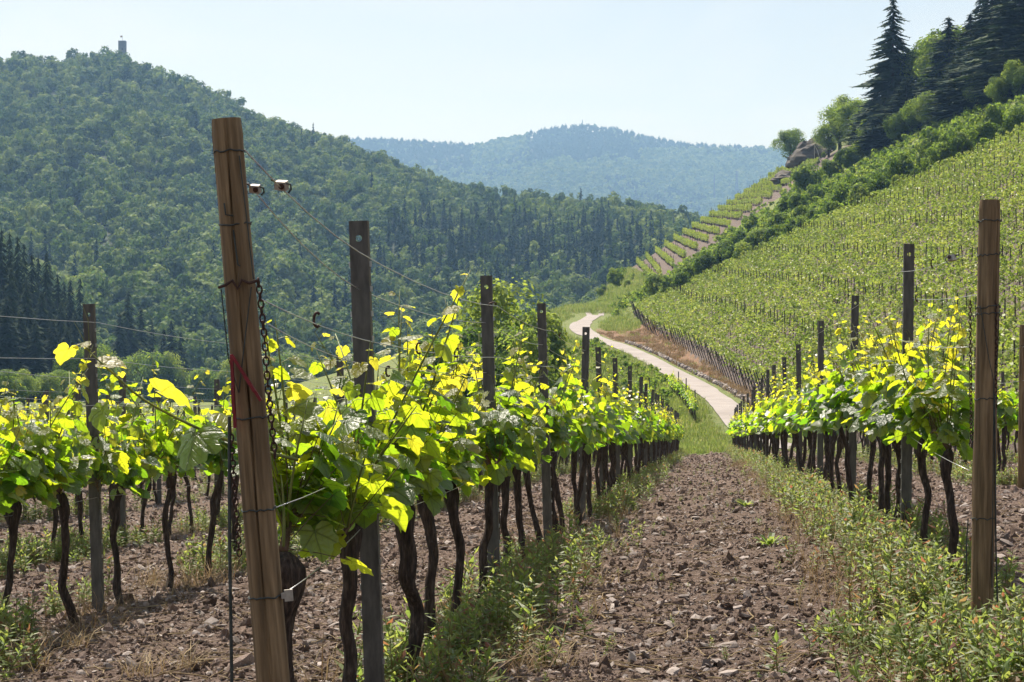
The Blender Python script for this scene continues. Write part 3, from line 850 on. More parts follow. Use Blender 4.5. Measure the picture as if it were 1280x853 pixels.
# trees at the foot of the valley, left
WOOD = [(2, 330, 288, .95), (22, 338, 296, .9), (40, 345, 318, .95), (58, 350, 316, .9), (72, 356, 343, .85), (88, 362, 350, .85), (100, 370, 348, .8), (14, 318, 335, .95), (33, 322, 352, .95), (52, 330, 365, .9),
        (76, 340, 378, .85), (94, 348, 388, .8), (106, 356, 384, .75), (-14, 325, 296, 1.05), (66, 325, 398, .8), (114, 372, 410, .75), (-30, 335, 306, 1), (26, 310, 388, .9), (8, 305, 372, .95), (44, 308, 402, .85), (84, 330, 408, .8), (62, 360, 330, .9), (30, 352, 305, .9), (12, 345, 292, .95), (80, 372, 352, .85), (-4, 312, 350, .95), (102, 338, 420, .7), (48, 362, 322, .9),
        (160, 420, 366, .95), (176, 428, 385, .85), (150, 412, 392, .8), (214, 425, 400, .9), (205, 432, 412, .7), (226, 430, 415, .7), (190, 436, 405, .7)]
WX = sorted(q[0] for q in WOOD)
for px, Y, top, wd in WOOD:
    x, y, z = stand(px, Y); hh = (426.5 - top) / FPX * Y - z
    tree('c', 'valley_spruce', x, y, z, wd * (1.0 if px < 130 else 1.5), 'dark spruce, %s from the picture edge in the wood below the tower hill' % nth(1 + WX.index(px)) if px < 130 else 'dark spruce, %s of the small group behind the meadow' % nth(1 + WX.index(px) - sum(1 for q in WX if q < 130)), 'spruces at the wood edge' if px < 130 else 'spruces behind the meadow', sz=hh / 24.)
VT = ((190, 395, 430, 1.9), (165, 400, 438, 1.6), (215, 398, 440, 1.5), (240, 402, 455, 1.3), (255, 395, 452, 1.3), (270, 405, 462, 1.2), (283, 400, 450, 1.0), (300, 410, 455, 1.4), (325, 415, 450, 1.5), (350, 420, 440, 1.5), (380, 425, 442, 1.6), (410, 430, 440, 1.6),
                      (440, 430, 436, 1.6), (470, 430, 440, 1.5), (500, 425, 444, 1.4), (530, 425, 448, 1.4), (135, 380, 448, 1.4), (120, 300, 430, 1.2), (8, 260, 462, 1.1), (98, 285, 425, 1.2), (60, 270, 470, .9), (80, 275, 462, 1.0), (30, 265, 478, .8), (140, 330, 470, .8))
VX = sorted(q[0] for q in VT if q[1] > 380); VY = sorted(q[0] for q in VT if q[1] <= 380)
for px, Y, top, s in VT:
    x, y, z = stand(px, Y); hh = (426.5 - top) / FPX * Y - z
    tree('t', 'valley_tree', x, y, z, s, 'rounded green tree, %s along the line behind the valley meadow' % nth(1 + VX.index(px)) if Y > 380 else 'young green tree, %s of those before the dark spruce wood' % nth(1 + VY.index(px)), 'valley broadleaf trees' if Y > 380 else 'young trees by the spruce wood', sz=max(.7, hh / 7.9))
# low wood further back hides the foot of the hill
x = rng.uniform(-.30, .12, 700); y = rng.uniform(440, 600, 700); xx = x * y
zz = np.minimum(h(xx, y), -8)
scatter('valley_forest', np.stack([xx, y, zz], 1), T_(700), rng.uniform(.55, .9, 700), DEC, 'low pale broadleaf wood along the foot of the tower hill', 'forest')

# ---------------------------------------------------------------- hillside vineyards
def hill_vine(name, rs, n=78, ls=.078):
    r_ = np.random.RandomState(rs)
    P = np.stack([r_.normal(0, .30, n), r_.normal(0, .11, n), .45 + .85 * r_.rand(n) ** .8], 1)
    P[:, 2] += .18 * np.cos(P[:, 0] * 4)
    nr = r_.normal(size=(n, 3)) + np.array([0, 0, .6]); nr /= np.linalg.norm(nr, axis=1)[:, None]
    a = np.cross(nr, r_.normal(size=(n, 3))); a /= np.linalg.norm(a, axis=1)[:, None]; b = np.cross(nr, a)
    s = ls * r_.uniform(.7, 1.4, n)[:, None]
    V = np.stack([P - a * s, P - b * s, P + a * s, P + b * s], 1).reshape(-1, 3)
    t = np.repeat(np.clip(r_.normal(.5, .16, n), 0, 1), 4)
    m = MB(); m.tube([(0, 0, -.15), (.03, 0, .4), (0, 0, .75)], .03, 4)
    nv = len(V)
    Vt = np.concatenate([V, np.array(m.v)]); Fs = [list(q) for q in np.arange(4 * n).reshape(n, 4)] + [[i + nv for i in q] for q in m.f]
    return mesh(name, Vt, Fs, [M_HILLVINE, M_TRUNK], np.concatenate([t, np.full(len(m.v), .5)]), [0] * n + [1] * len(m.f))
HV = protos('hill_vine_kinds', [proto('hill_vine_%d' % i, hill_vine('hill_vine_%d' % i, 500 + i)) for i in range(6)])
pts = []; rot = []; hp = []
rg = random.Random(3)
yrow = 58.0; k = 0
while yrow < 264:
    xe = 17.0 + .35 * math.sin(yrow * .05)
    xt = 17.7 + (265 - yrow) * 35.3 / 65 - .5
    xmax = min(xt, .30 * yrow + 3)
    x_ = xe
    while x_ < xmax:
        if rg.random() > .05:
            yj = yrow + rg.uniform(-.12, .12)
            pts.append((x_, yj, gz(x_, yj))); rot.append((0, 0, rg.uniform(-.25, .25) + (math.pi if rg.random() < .5 else 0)))
        x_ += .95 * rg.uniform(.85, 1.15)
    x_ = xe - .5; j = 0
    while x_ < xmax + 1.0:
        hp.append((x_, yrow + rg.uniform(-.1, .1), j == 0 or x_ + 4.6 > xmax + 1.0)); x_ += 4.6; j += 1
    yrow += 2.15; k += 1
n = len(pts)
scatter('hillside_vines', pts, rot, np.random.RandomState(1).uniform(.85, 1.2, n), HV, 'rows of leafy green vines covering the steep hillside vineyard', 'vines')
# terraced vineyard on the spur
pts = []; rot = []; hp2 = []
for i in range(17):
    f = i / 16
    bx = 25 + 33 * f; by = 384 + (bx - 24) * 40 / 35. - 1
    ax = bx - 3.6 * (1 - f) ; ay = 306 + (ax - 23.5) * 51 / 30.5
    if ax < 22.5: ax = 22.5
    ln = math.hypot(bx - ax, by - ay); k = int(ln / .9)
    an = math.atan2(by - ay, bx - ax)
    for q in range(k):
        s = q / k; x_ = ax + (bx - ax) * s; y_ = ay + (by - ay) * s
        pts.append((x_ + rg.uniform(-.1, .1), y_, gz(x_, y_))); rot.append((0, 0, an + rg.uniform(-.2, .2)))
        if q % 6 == 0: hp2.append((x_, y_))
n = len(pts)
scatter('terraced_vines', pts, rot, np.random.RandomState(2).uniform(.8, 1.1, n), HV, 'short terraced vine rows on the steep spur above the road', 'vines')

# dry and green tussocks, grass
def tuft(name, rs, n, hgt, spread, mat, wdt=.006, tlo=.2, thi=.9, lean=.5):
    r_ = random.Random(rs); m = MB()
    for i in range(n):
        an = r_.random() * 6.28; p = Vector((r_.gauss(0, spread), r_.gauss(0, spread), 0)); d = Vector((math.cos(an), math.sin(an), 0))
        hh = hgt * r_.uniform(.5, 1.15); ln = hh * r_.uniform(.1, lean); sd_ = Vector((-d.y, d.x, 0)) * wdt * r_.uniform(.7, 1.3)
        q = p + d * ln * .35 + Vector((0, 0, hh * .6)); e = p + d * ln + Vector((0, 0, hh * r_.uniform(.75, 1)))
        m.add([p - sd_, p + sd_, q + sd_ * .8, q - sd_ * .8, e], [(0, 1, 2, 3), (3, 2, 4)], r_.uniform(tlo, thi))
    return m.data(name, [mat])
GT = protos('grass_kinds', [proto('grass_%d' % i, tuft('grass_%d' % i, 600 + i, 26, .38, .16, M_GRASS, .012, 0, .75 + .06 * i)) for i in range(4)])
rs_ = np.random.RandomState(21)
def keep(px_lo, px_hi, y0, y1, n, fn):
    yq = rs_.uniform(y0 ** .35, y1 ** .35, n) ** (1 / .35); pxq = rs_.uniform(px_lo, px_hi, n); xq = (pxq - 640) / FPX * yq
    k = fn(xq, yq); return xq[k], yq[k]
def offroad(x, y, d=1.7):
    best = np.full(len(x), 1e9)
    for a in RA: best = np.minimum(best, np.hypot(x - a[0], y - a[1]))
    return best > d
gx, gy = keep(540, 960, 87, 395, 30000, lambda x, y: (x < np.where(y > 290, 23.5, 16.6)) & offroad(x, y, np.where(y > 190, 3.0, 1.7)) & ((y > 88.5)) & (rs_.rand(len(x)) < np.where((y > 105) & (y < 238) & (x > road_x(y)), .03, 1)))
gzv = np.array([gz(a, b) for a, b in zip(gx, gy)]); n = len(gx)
scatter('grass', np.stack([gx, gy, gzv - .02], 1), np.stack([rs_.normal(0, .1, n), rs_.normal(0, .1, n), rs_.uniform(0, 6.28, n)], 1), rs_.uniform(.6, 1.5, n) * np.interp(gy, [85, 330, 395], [.75, 1.7, 2.2]), GT, 'long green and straw coloured grass on the verges beside the pale road', 'grass')
DT = protos('dry_kinds', [proto('dry_%d' % i, tuft('dry_%d' % i, 620 + i, 22, .34, .14, M_DRY, .012, 0, 1, .9)) for i in range(3)])
gx, gy = keep(740, 960, 108, 235, 9000, lambda x, y: (x < 16.8) & (x > road_x(y) + 1.6) & offroad(x, y) & (fbm(x * .6, y * .25) > .40))
gzv = np.array([gz(a, b) for a, b in zip(gx, gy)]); n = len(gx)
scatter('dry_grass', np.stack([gx, gy, gzv - .02], 1), np.stack([rs_.normal(0, .2, n), rs_.normal(0, .2, n), rs_.uniform(0, 6.28, n)], 1), rs_.uniform(.7, 1.5, n), DT, 'brown dried grass on the bank between the road and the hillside vineyard', 'grass')
# rough herbs on the untilled hillside
HB = protos('herb_kinds', [proto('herb_%d' % i, crown_data('herb_%d' % i, 640 + i, .8, .8, .5, .3, 7, 90, .14, M_TREE)) for i in range(4)])
def rough(x, y):
    tl = 265 - (x - 17.7) * 65 / 35.3; A_ = np.interp(x, [23.5, 54], [306, 357])
    return (x > 15) & (y > tl + 2) & (y < A_ - 11) & (fbm(x * .2, y * .1) > .36)
gx, gy = keep(740, 1280, 205, 380, 4200, rough)
gzv = np.array([gz(a, b) for a, b in zip(gx, gy)]); n = len(gx)
scatter('undergrowth', np.stack([gx, gy, gzv], 1), T_(n), rs_.uniform(.6, 1.8, n), HB, 'rough green undergrowth on the slope between shrubs and vineyards', 'undergrowth')
gx, gy = keep(690, 840, 100, 390, 1300, lambda x, y: np.where(y < 200, (x < road_x(y) - 2.2), (y > 315) & (x < 23)) & (fbm(x * .35, y * .2) > .47))
gzv = np.array([gz(a, b) for a, b in zip(gx, gy)]); n = len(gx)
scatter('undergrowth', np.stack([gx, gy, gzv], 1), T_(n), rs_.uniform(.5, 1.2, n), HB, 'pale green herbs on the bank below the pale road', 'undergrowth')
# stones edging the road
ST = protos('stone_kinds', [proto('edge_stone_%d' % i, rock_data('edge_stone_%d' % i, 660 + i, 2, .4, M_STONE, .6)) for i in range(4)])
pts = []
for i in range(len(ROADS) - 1):
    a = Vector(ROADS[i]); b = Vector(ROADS[i + 1])
    if not 100 < a.y < 205: continue
    d = (b - a).normalized(); nr = Vector((d.y, -d.x, 0))
    for q in range(int((b - a).length / .42)):
        p = a + d * q * .42 + nr * (1.75 + rg.uniform(-.06, .1)); pts.append((p.x, p.y, gz(p.x, p.y) + .08))
n = len(pts)
scatter('stone_edging_gravel', pts, np.random.RandomState(3).uniform(0, 6.28, (n, 3)), np.random.RandomState(4).uniform(.16, .27, n), ST, 'line of pale rough stones edging the uphill side of the road', 'stones')

# ---------------------------------------------------------------- trellis posts
PH = 1.9
def post_data(name, H=PH, detail=True):
    """C-shaped steel profile, web towards the path end, punched hole near the top"""
    m = MB(); w2 = .0325; d = .042; th = .0035
    zt = H - .13
    # web with a real round hole (front and back skins)
    n = 16; rh = .0125; cz = H - .065
    def skin(y, flip):
        V = []; F = []
        ring = [(rh * math.cos(2 * math.pi * k / n), rh * math.sin(2 * math.pi * k / n)) for k in range(n)]
        for a, b in ring: V.append((a, y, cz + b))
        for k in range(n):
            a = 2 * math.pi * k / n; c, s = math.cos(a), math.sin(a)
            q = min(w2 / max(abs(c), 1e-6), .065 / max(abs(s), 1e-6))
            V.append((c * q, y, cz + s * q))
        corners = [(w2, .065), (-w2, .065), (-w2, -.065), (w2, -.065)]
        cb = len(V)
        for a, b in corners: V.append((a, y, cz + b))
        for k in range(n):
            k2 = (k + 1) % n
            F.append((k, n + k, n + k2, k2))
        for ci, (a, b) in enumerate(corners):
            an = math.atan2(b, a) % (2 * math.pi); k = int(an / (2 * math.pi) * n); k2 = (k + 1) % n
            F.append((n + k, cb + ci, n + k2))
        if flip: F = [tuple(reversed(q)) for q in F]
        m.add(V, F)
    if detail:
        skin(0, False); skin(th, True)
        V = []
        for k in range(n):
            a = 2 * math.pi * k / n
            V += [(rh * math.cos(a), 0, cz + rh * math.sin(a)), (rh * math.cos(a), th, cz + rh * math.sin(a))]
        m.add(V, [(2 * k, 2 * k + 1, (2 * k + 3) % (2 * n), (2 * k + 2) % (2 * n)) for k in range(n)])
        m.box((0, th / 2, (zt - .4) / 2), (2 * w2, th, zt + .4))
    else:
        m.box((0, th / 2, (H - .4) / 2), (2 * w2, th, H + .4))
    for s in (-1, 1):
        m.box((s * (w2 - th / 2), th + (d - th) / 2 + .0005, (H - .4) / 2), (th, d - th, H + .4))
        m.box((s * (w2 - th - .006), d - th / 2, (H - .4) / 2), (.012, th, H + .4))
    return m.data(name, [M_POST])
def notch_glints_data(name, H=PH):  # bright tabs stand in for daylight showing through the profile's edge notches
    m = MB()
    for s in (-1, 1):
        z = H - .16
        while z > .25:
            m.box((s * .036, .018, z), (.007, .012, .020)); z -= .092
    return m.data(name, [M_ZINC])
POST = post_data('post_profile'); GLINT = notch_glints_data('post_notch_glints'); POSTF = post_data('post_profile_far', PH, False)

L1, R1 = -1.2, 1.3
ROWDEF = [  # xr, first post, spacing, first vine, end, wording
    (L1, 6.7, 4.0, 7.6, 88, 'the row of the leaning end post'),
    (R1, 12.4, 4.6, 12.9, 88, 'the row of the upright end post'),
    (-3.7, 7.7, 4.0, 9.15, 88, 'the next row behind the leaning end post'),
    (-6.2, 16.4, 4.0, 16.2, 88, 'the third row on the valley side'),
    (-8.7, 22.6, 4.0, 22.5, 86, 'the fourth row on the valley side'),
    (-11.2, 30.0, 4.0, 29.3, 84, 'the fifth row on the valley side'),
    (-13.7, 36.0, 4.0, 36.0, 82, 'the sixth row on the valley side'),
    (-16.2, 43.0, 4.0, 42.5, 80, 'the seventh row on the valley side'),
    (-18.7, 49.0, 4.0, 49.0, 80, 'the eighth row on the valley side'),
    (-21.2, 56.0, 4.0, 56.0, 80, 'the ninth row on the valley side'),
    (-23.7, 66.0, 4.0, 63.0, 80, 'the tenth row on the valley side'),
    (-26.2, 72.0, 4.0, 70.0, 80, 'the eleventh row on the valley side'),
    (3.8, 26.2, 4.6, 24.2, 84, 'the second row on the hill side'),
    (6.3, 40.5, 4.6, 38.5, 74, 'the third row on the hill side'),
]
def rp(xr_, y): return xr_ + ROWS * y
rg = random.Random(77)
plist = []
for ri, (xr_, y0, dy, v0, ye, nm) in enumerate(ROWDEF):
    y_ = y0; k = 0
    while y_ <= ye:
        plist.append((y_, ri, k)); y_ += dy; k += 1
npost = 0
for y_, ri, k in sorted(plist):
    xr_, nm = ROWDEF[ri][0], ROWDEF[ri][5]
    x_ = rp(xr_, y_) + {(0, 0): .05, (0, 1): .03}.get((ri, k), 0); z_ = gz(x_, y_)
    tilt = {(0, 0): (0, -.034), (0, 1): (0, -.027)}.get((ri, k), (rg.gauss(0, .012), rg.gauss(0, .014)))
    far = y_ > 34
    s = rg.uniform(.97, 1.02) if y_ > 15 else 1.0
    if ri == 0: s *= {0: .945, 1: .965}.get(k, .985)
    if ri == 1: s *= 1.035
    if ri > 1: s *= 1.0
    lab = ('perforated steel post, %s along %s' % (nth(k + 1), nm)) if k < 22 else 'small distant post at the far end of ' + nm
    o = T(ob('trellis_post', POSTF if far else POST, loc=(x_, y_, z_), rot=(tilt[0], tilt[1], math.atan(-ROWS) + rg.gauss(0, .05)), scale=(1, 1, s)), lab, 'post', 'steel trellis posts')
    if y_ < 20: ob('notch_glint_strip', GLINT, o)
    npost += 1

# hillside posts: the ones that show largest stand as things, the rest as one mass
def stick(name):
    m = MB(); m.tube([(0, 0, -.3), (0, 0, 1.0), (0, 0, 2.0)], [.038, .036, .034], 6)
    return m.data(name, [M_HPOST])
STK = stick('hillside_post')
hp.sort(key=lambda q: q[1])
vis = [q for q in hp if q[0] / q[1] < .272]
edge_p = [q for q in vis if q[0] < 17 and q[1] > 95]
others = [q for q in vis if not (q[0] < 17 and q[1] > 95) and q[1] > 70]
nind = max(0, 285 - npost - len(edge_p))
for qi, q in enumerate(edge_p):
    o = T(ob('hillside_post', STK, loc=(q[0], q[1], gz(q[0], q[1])), rot=(rg.gauss(0, .04), -.30 + rg.gauss(0, .05), 0)), 'dark slanting end post, %s along the foot of the hillside vineyard' % nth(qi + 1), 'post', 'slanting end posts of the hillside vineyard')
for q in others[:nind]:
    T(ob('hillside_post', STK, loc=(q[0], q[1], gz(q[0], q[1])), rot=(rg.gauss(0, .03), rg.gauss(0, .03), 0)), 'thin upright post between the vines on the nearer part of the hillside vineyard', 'post', 'upright posts of the hillside vineyard')
rest = others[nind:]
SP = protos('post_kinds', [proto('far_hillside_post', STK)])
pts = [(q[0], q[1], gz(q[0], q[1])) for q in rest] + [(a, b, gz(a, b)) for a, b in hp2]
n = len(pts)
scatter('distant_posts', pts, np.random.RandomState(6).normal(0, .04, (n, 3)), np.random.RandomState(7).uniform(.9, 1.1, n), SP, 'thin dark posts among the vines higher up the hillside vineyards', 'posts')

# wooden end posts
def wood_post(name, H, r0, r1, rs, crack=0.0, bury=.25):
    rg_ = random.Random(rs); n = 72; rows = 60; V = []; F = []
    for j in range(rows):
        z = -bury + (H + bury) * j / (rows - 1); f = j / (rows - 1); r = r0 + (r1 - r0) * f
        bev = 0
        if H - z < .012: r *= .93
        ca = 1.45 * math.pi + .10 * math.sin(z * 2.3) + .05 * math.sin(z * 9 + rs) + .30 * (f - .5) + crack
        for k in range(n):
            a = 2 * math.pi * k / n
            q = Vector((math.cos(a) * 2.2, math.sin(a) * 2.2, z * .9 + rs))
            rr = r * (1 + .035 * mnoise.noise(q) + .012 * mnoise.noise(Vector((math.cos(a) * 9, math.sin(a) * 9, z * 1.5))))
            dd = abs((a - ca + math.pi) % (2 * math.pi) - math.pi)
            if dd < .085: rr *= 1 - max(0, .26 + .30 * mnoise.noise(Vector((0, rs, z * 2.1)))) * (1 - dd / .085)
            kn = mnoise.noise(Vector((math.cos(a) * 1.8 + rs, math.sin(a) * 1.8, z * 2.2)))
            if kn > .42: rr *= 1 + (kn - .42) * .35
            V.append((math.cos(a) * rr, math.sin(a) * rr, z))
    for j in range(rows - 1):
        for k in range(n):
            k2 = (k + 1) % n; F.append((j * n + k, j * n + k2, (j + 1) * n + k2, (j + 1) * n + k))
    b = len(V); V.append((0, 0, H + .002))
    for k in range(n): F.append(((rows - 1) * n + k, (rows - 1) * n + (k + 1) % n, b))
    return mesh(name, V, F, [M_WOOD], smooth=False)
def ring(r, z, rad, wob=.004, rs=0, n=28, tilt=0.0):
    rg_ = random.Random(rs)
    P = [(math.cos(6.2832 * k / n) * r, math.sin(6.2832 * k / n) * r, z + tilt * math.cos(6.2832 * k / n) + rg_.uniform(-wob, wob)) for k in range(n + 1)]
    m = MB(); m.tube(P, rad, 5); return m
def chain(name, P, size=.019, wire=.0024, mat=None):
    """row of oval links, alternately turned"""
    o = ob(name, None, loc=P[0]); P0 = Vector(P[0])
    L_ = MB(); pts_ = []
    for k in range(13):
        a = 6.2832 * k / 12; pts_.append((math.cos(a) * size * .36, 0, math.sin(a) * size * .62))
    L_.tube(pts_, wire, 5, caps=False); me = L_.data('chain_link', [mat or M_RUST], True)
    tot = [0.0]
    for a, b in zip(P[:-1], P[1:]): tot.append(tot[-1] + (Vector(b) - Vector(a)).length)
    k = 0; s = 0
    while s < tot[-1]:
        i = max(j for j in range(len(tot)) if tot[j] <= s + 1e-9); i = min(i, len(P) - 2)
        f = (s - tot[i]) / max(tot[i + 1] - tot[i], 1e-6); a, b = Vector(P[i]), Vector(P[i + 1]); p = a.lerp(b, f)
        d = (b - a).normalized(); q = d.to_track_quat('Z', 'Y').to_matrix().to_4x4()
        lk = ob('link', me, o); lk.matrix_local = Matrix.Translation(p - P0) @ q @ Matrix.Rotation((k % 2) * math.pi / 2 + .4, 4, 'Z')
        s += size * .98; k += 1
    return o

# leaning end post
EY = 5.06
ex, ez = rp(L1, EY) + .103, gz(rp(L1, EY) + .103, EY)
EH = .585 - ez
ep = T(ob('end_post', wood_post('leaning_post', EH, .047, .0385, 3, .10), loc=(ex, EY, ez), rot=(.035, -.078, 0)), 'leaning round wooden end post with chain and red clip, nearest to the viewer', 'post', 'wooden end posts')
for z_, r_, rs in ((EH - .085, .0405, 1), (EH - .275, .0415, 2), (1.19, .0435, 4), (.95, .0445, 5), (.72, .0455, 6)):
    ob('wire_loop', ring(r_, z_, .0022, .003, rs).data('post_wire_loop', [M_DWIRE]), ep)
# steel eye strap and loose wires hanging on the post
m = MB(); m.tube([(-.05, -.046, 1.535), (-.03, -.05, 1.54), (-.012, -.052, 1.55), (0, -.052, 1.528), (.012, -.052, 1.55), (.03, -.05, 1.54), (.052, -.04, 1.545)], .0045, 6)
ob('eye_strap', m.data('eye_strap', [M_RUST]), ep)
m = MB(); m.tube([(-.046, -.03, 1.53), (-.040, -.044, 1.35), (-.020, -.049, 1.26), (.008, -.050, 1.40), (.034, -.042, 1.53)], .0018, 5); ob('tie_wire', m.data('tie_wire', [M_DWIRE]), ep)
m = MB(); m.tube([(.030, -.034, EH - .1), (.036, -.033, EH - .28), (.040, -.034, 1.55)], .0018, 5); ob('tie_wire', m.data('tie_wire', [M_DWIRE]), ep)
m = MB(); m.tube([(0, -.043, EH - .29), (.004, -.044, EH - .38), (.010, -.046, EH - .385)], .0022, 5); ob('staple', m.data('staple', [M_DWIRE]), ep)
m = MB(); m.tube([(-.018, -.043, EH - .22), (-.016, -.046, EH - .25), (.004, -.046, EH - .255)], .0022, 5); ob('staple', m.data('staple', [M_DWIRE]), ep)
# red clip
rc = T(ob('red_clip', None, loc=(ex, EY, ez), rot=(.035, -.078, 0)), 'red plastic clip tied to the leaning wooden end post', 'clip')
for a, b in (((-.030, -.056, 1.36), (.036, -.052, 1.235)), ((-.030, -.054, 1.36), (-.036, -.054, 1.17))):
    a, b = Vector(a), Vector(b); m = MB(); d = (b - a); q = d.to_track_quat('Z', 'Y').to_matrix()
    m.box((a + b) / 2, (.012, .008, d.length), rot=q); m.box(a + d * .62 + Vector((0, -.006, 0)), (.018, .008, d.length * .35), rot=q)
    ob('arm', m.data('clip_arm', [M_RED]), rc)
# chain
def epw(lx, ly, z): 
    return Matrix.Translation((ex, EY, ez)) @ Euler((.035, -.078, 0)).to_matrix().to_4x4() @ Vector((lx, ly, z))
T(chain('steel_chain', [epw(.052, -.03, 1.54), epw(.056, -.03, 1.40), epw(.054, -.03, 1.26), epw(.058, -.03, 1.08)]), 'rusty steel chain hanging down the leaning end post', 'chain', 'tension chains')
T(chain('steel_chain', [epw(-.052, -.03, 1.16), epw(-.054, -.03, 1.0), epw(-.056, -.03, .84)], .017, .0022), 'short dark chain hanging below the red clip', 'chain', 'tension chains')
m = MB(); a = epw(-.052, -.03, 1.2); m.tube([a, a + Vector((.0, 0, -.3)), a + Vector((.008, 0, -.8)), (a.x + .012, a.y, ez - .02)], .0045, 6)
T(ob('anchor_cable', m.data('anchor_cable', [M_DWIRE])), 'dark anchor cable hanging straight down beside the leaning post', 'cable', 'anchor cables')
m = MB(); m.box((.062, -.02, .72), (.022, .008, .03)); m.box((.048, -.02, .72), (.01, .012, .014)); ob('wire_bracket', m.data('wire_bracket', [M_CERAM]), ep)

# upright end post on the hill side of the path
UY = 9.0; ux = rp(R1, UY) - .005; uz = gz(ux, UY); UH = (426.5 - 250) / FPX * UY - uz
up = T(ob('end_post', wood_post('upright_post', UH, .054, .049, 8, .45), loc=(ux, UY, uz), rot=(0, .022, .3)), 'upright round wooden end post wrapped with dark wire, hill side of the path', 'post', 'wooden end posts')
for z_, r_, rs in ((UH - .095, .052, 11), (UH - .255, .052, 12), (UH - .50, .0525, 13), (UH - .53, .0525, 14), (UH - .93, .0535, 15), (.62, .0545, 16)):
    ob('wire_loop', ring(r_, z_, .0026, .006, rs, tilt=.006).data('post_wire_loop', [M_DWIRE]), up)
m = MB(); m.tube([(-.052, -.02, UH - .5), (-.02, -.055, UH - .75), (.006, -.057, UH - .85), (.03, -.05, UH - .7), (.05, -.02, UH - .5)], .002, 5); m.tube([(.006, -.057, UH - .85), (.010, -.060, UH - 1.3), (.014, -.062, .3)], .0024, 5)
ob('tie_wire', m.data('tie_wire', [M_DWIRE]), up)
T(chain('steel_chain', [(ux - .058, UY - .03, uz + UH - .48), (ux - .056, UY - .03, uz + UH - .75), (ux - .050, UY - .02, uz + UH - 1.15)]), 'dark chain down the path side of the upright end post', 'chain', 'tension chains')
T(chain('steel_chain', [(ux + .060, UY - .03, uz + UH - .48), (ux + .062, UY - .03, uz + UH - .7), (ux + .062, UY - .02, uz + UH - 1.0)]), 'dark chain down the hill side of the upright end post', 'chain', 'tension chains')
for dx, nm in ((.062, 'hill'), (-.075, 'path')):
    m = MB(); m.tube([(ux + dx * .9, UY - .03, uz + (1.2 if dx > 0 else .62)), (ux + dx, UY - .03, uz + .5), (ux + dx * 1.15, UY - .05, uz - .03)], .004 if dx > 0 else .003, 6)
    T(ob('anchor_cable', m.data('anchor_cable', [M_DWIRE])), 'thin dark anchor wire on the %s side of the upright end post' % nm, 'cable', 'anchor cables')
# third wooden post, second row on the hill side
x_ = rp(3.8, 23.0); z_ = gz(x_, 23.0)
p3 = T(ob('end_post', wood_post('second_row_post', 1.95, .052, .047, 13, .2), loc=(x_, 23.0, z_), rot=(0, .01, 0)), 'round wooden end post of the second row on the hill side', 'post', 'wooden end posts')
ob('wire_loop', ring(.05, 1.7, .003, .006, 31).data('post_wire_loop', [M_DWIRE]), p3)

# ---------------------------------------------------------------- wires
def wire(name, P, rad, label, mat=M_ZINC, sag=.012, sub=5, group='trellis wires'):
    Q = []
    for a, b in zip(P[:-1], P[1:]):
        a, b = Vector(a), Vector(b)
        for k in range(sub):
            f = k / sub; p = a.lerp(b, f); p.z -= sag * 4 * f * (1 - f); Q.append(p)
    Q.append(Vector(P[-1])); m = MB(); m.tube(Q, rad, 5)
    return T(ob(name, m.data('wire', [mat], True)), label, 'wire', group)
def row_wire(ri, hgt, side, start, yend, jit=.015, rs=0):
    xr_, y0, dy, v0, ye, nm = ROWDEF[ri]; r_ = random.Random(rs + ri * 10); P = []
    if start is not None: P.append(start)
    y_ = y0
    while y_ <= min(ye, yend):
        x_ = rp(xr_, y_) + side * .036; P.append((x_ - (hgt - 1) * .03 * (ri == 0 and y_ < 11) + (.05 if ri == 0 and y_ < 7 else .03 if ri == 0 and y_ < 11 else 0), y_ - .004 + (.02 if side else 0), gz(rp(xr_, y_), y_) + hgt + r_.uniform(-jit, jit))); y_ += dy
    return P
LW = []
a1 = epw(.042, -.01, EH - .085); a2 = epw(.04, .02, EH - .17); a3 = epw(.045, .0, 1.5); a4 = epw(.045, .03, 1.44)
for st, hg, sd_, lab, rad in ((a1, 1.66, 1, 'topmost bright wire of the row of the leaning end post', .0019), (a2, 1.56, -1, 'second bright wire from the top behind the leaning end post', .0017),
                              (a3, 1.38, 1, 'third wire of the row of the leaning end post, path side', .0016), (a4, 1.30, -1, 'third wire of the row of the leaning end post, valley side', .0016),
                              (epw(.045, 0, .72), .74, -1, 'lowest wire carrying the trunks behind the leaning end post', .0015), (epw(.045, 0, .95), 1.0, 1, 'wire running through the leaves behind the leaning end post', .0015)):
    P = row_wire(0, hg, sd_, st, 88, rs=int(hg * 100)); LW.append(P); wire('trellis_wire', P, rad, lab, sag=.03 if hg > 1.5 else .015)
RW = []
for hg, sd_, lab in ((1.80, -1, 'topmost wire of the row of the upright end post'), (1.62, 1, 'second wire of the row of the upright end post'), (1.36, -1, 'third wire of the row of the upright end post'), (.78, -1, 'lowest wire of the row of the upright end post')):
    P = row_wire(1, hg, sd_, (ux + sd_ * .05, UY + .02, uz + hg + .06), 88, rs=int(hg * 100)); RW.append(P); wire('trellis_wire', P, .0017, lab, sag=.02)
wn = {1.78: 'topmost', 1.56: 'second', 1.28: 'third', .98: 'fourth', .72: 'lowest'}
for ri in (2, 3, 4, 12):
    for hg in ((1.78, 1.56, 1.28, .98, .72) if ri < 4 else (1.7, 1.3)):
        P = row_wire(ri, hg, 0, None, 60 if ri > 2 else 88, rs=int(hg * 100))
        # carry it on towards the near end of the row
        q = Vector(P[0]); yb = q.y - 6.0
        P = [(rp(ROWDEF[ri][0], yb), yb, gz(rp(ROWDEF[ri][0], yb), yb) + hg)] + P
        wire('trellis_wire', P, .0017 if ri == 2 else .0022, '%s wire of %s' % (wn.get(hg, 'upper' if hg > 1.5 else 'middle'), ROWDEF[ri][5]), sag=.02)

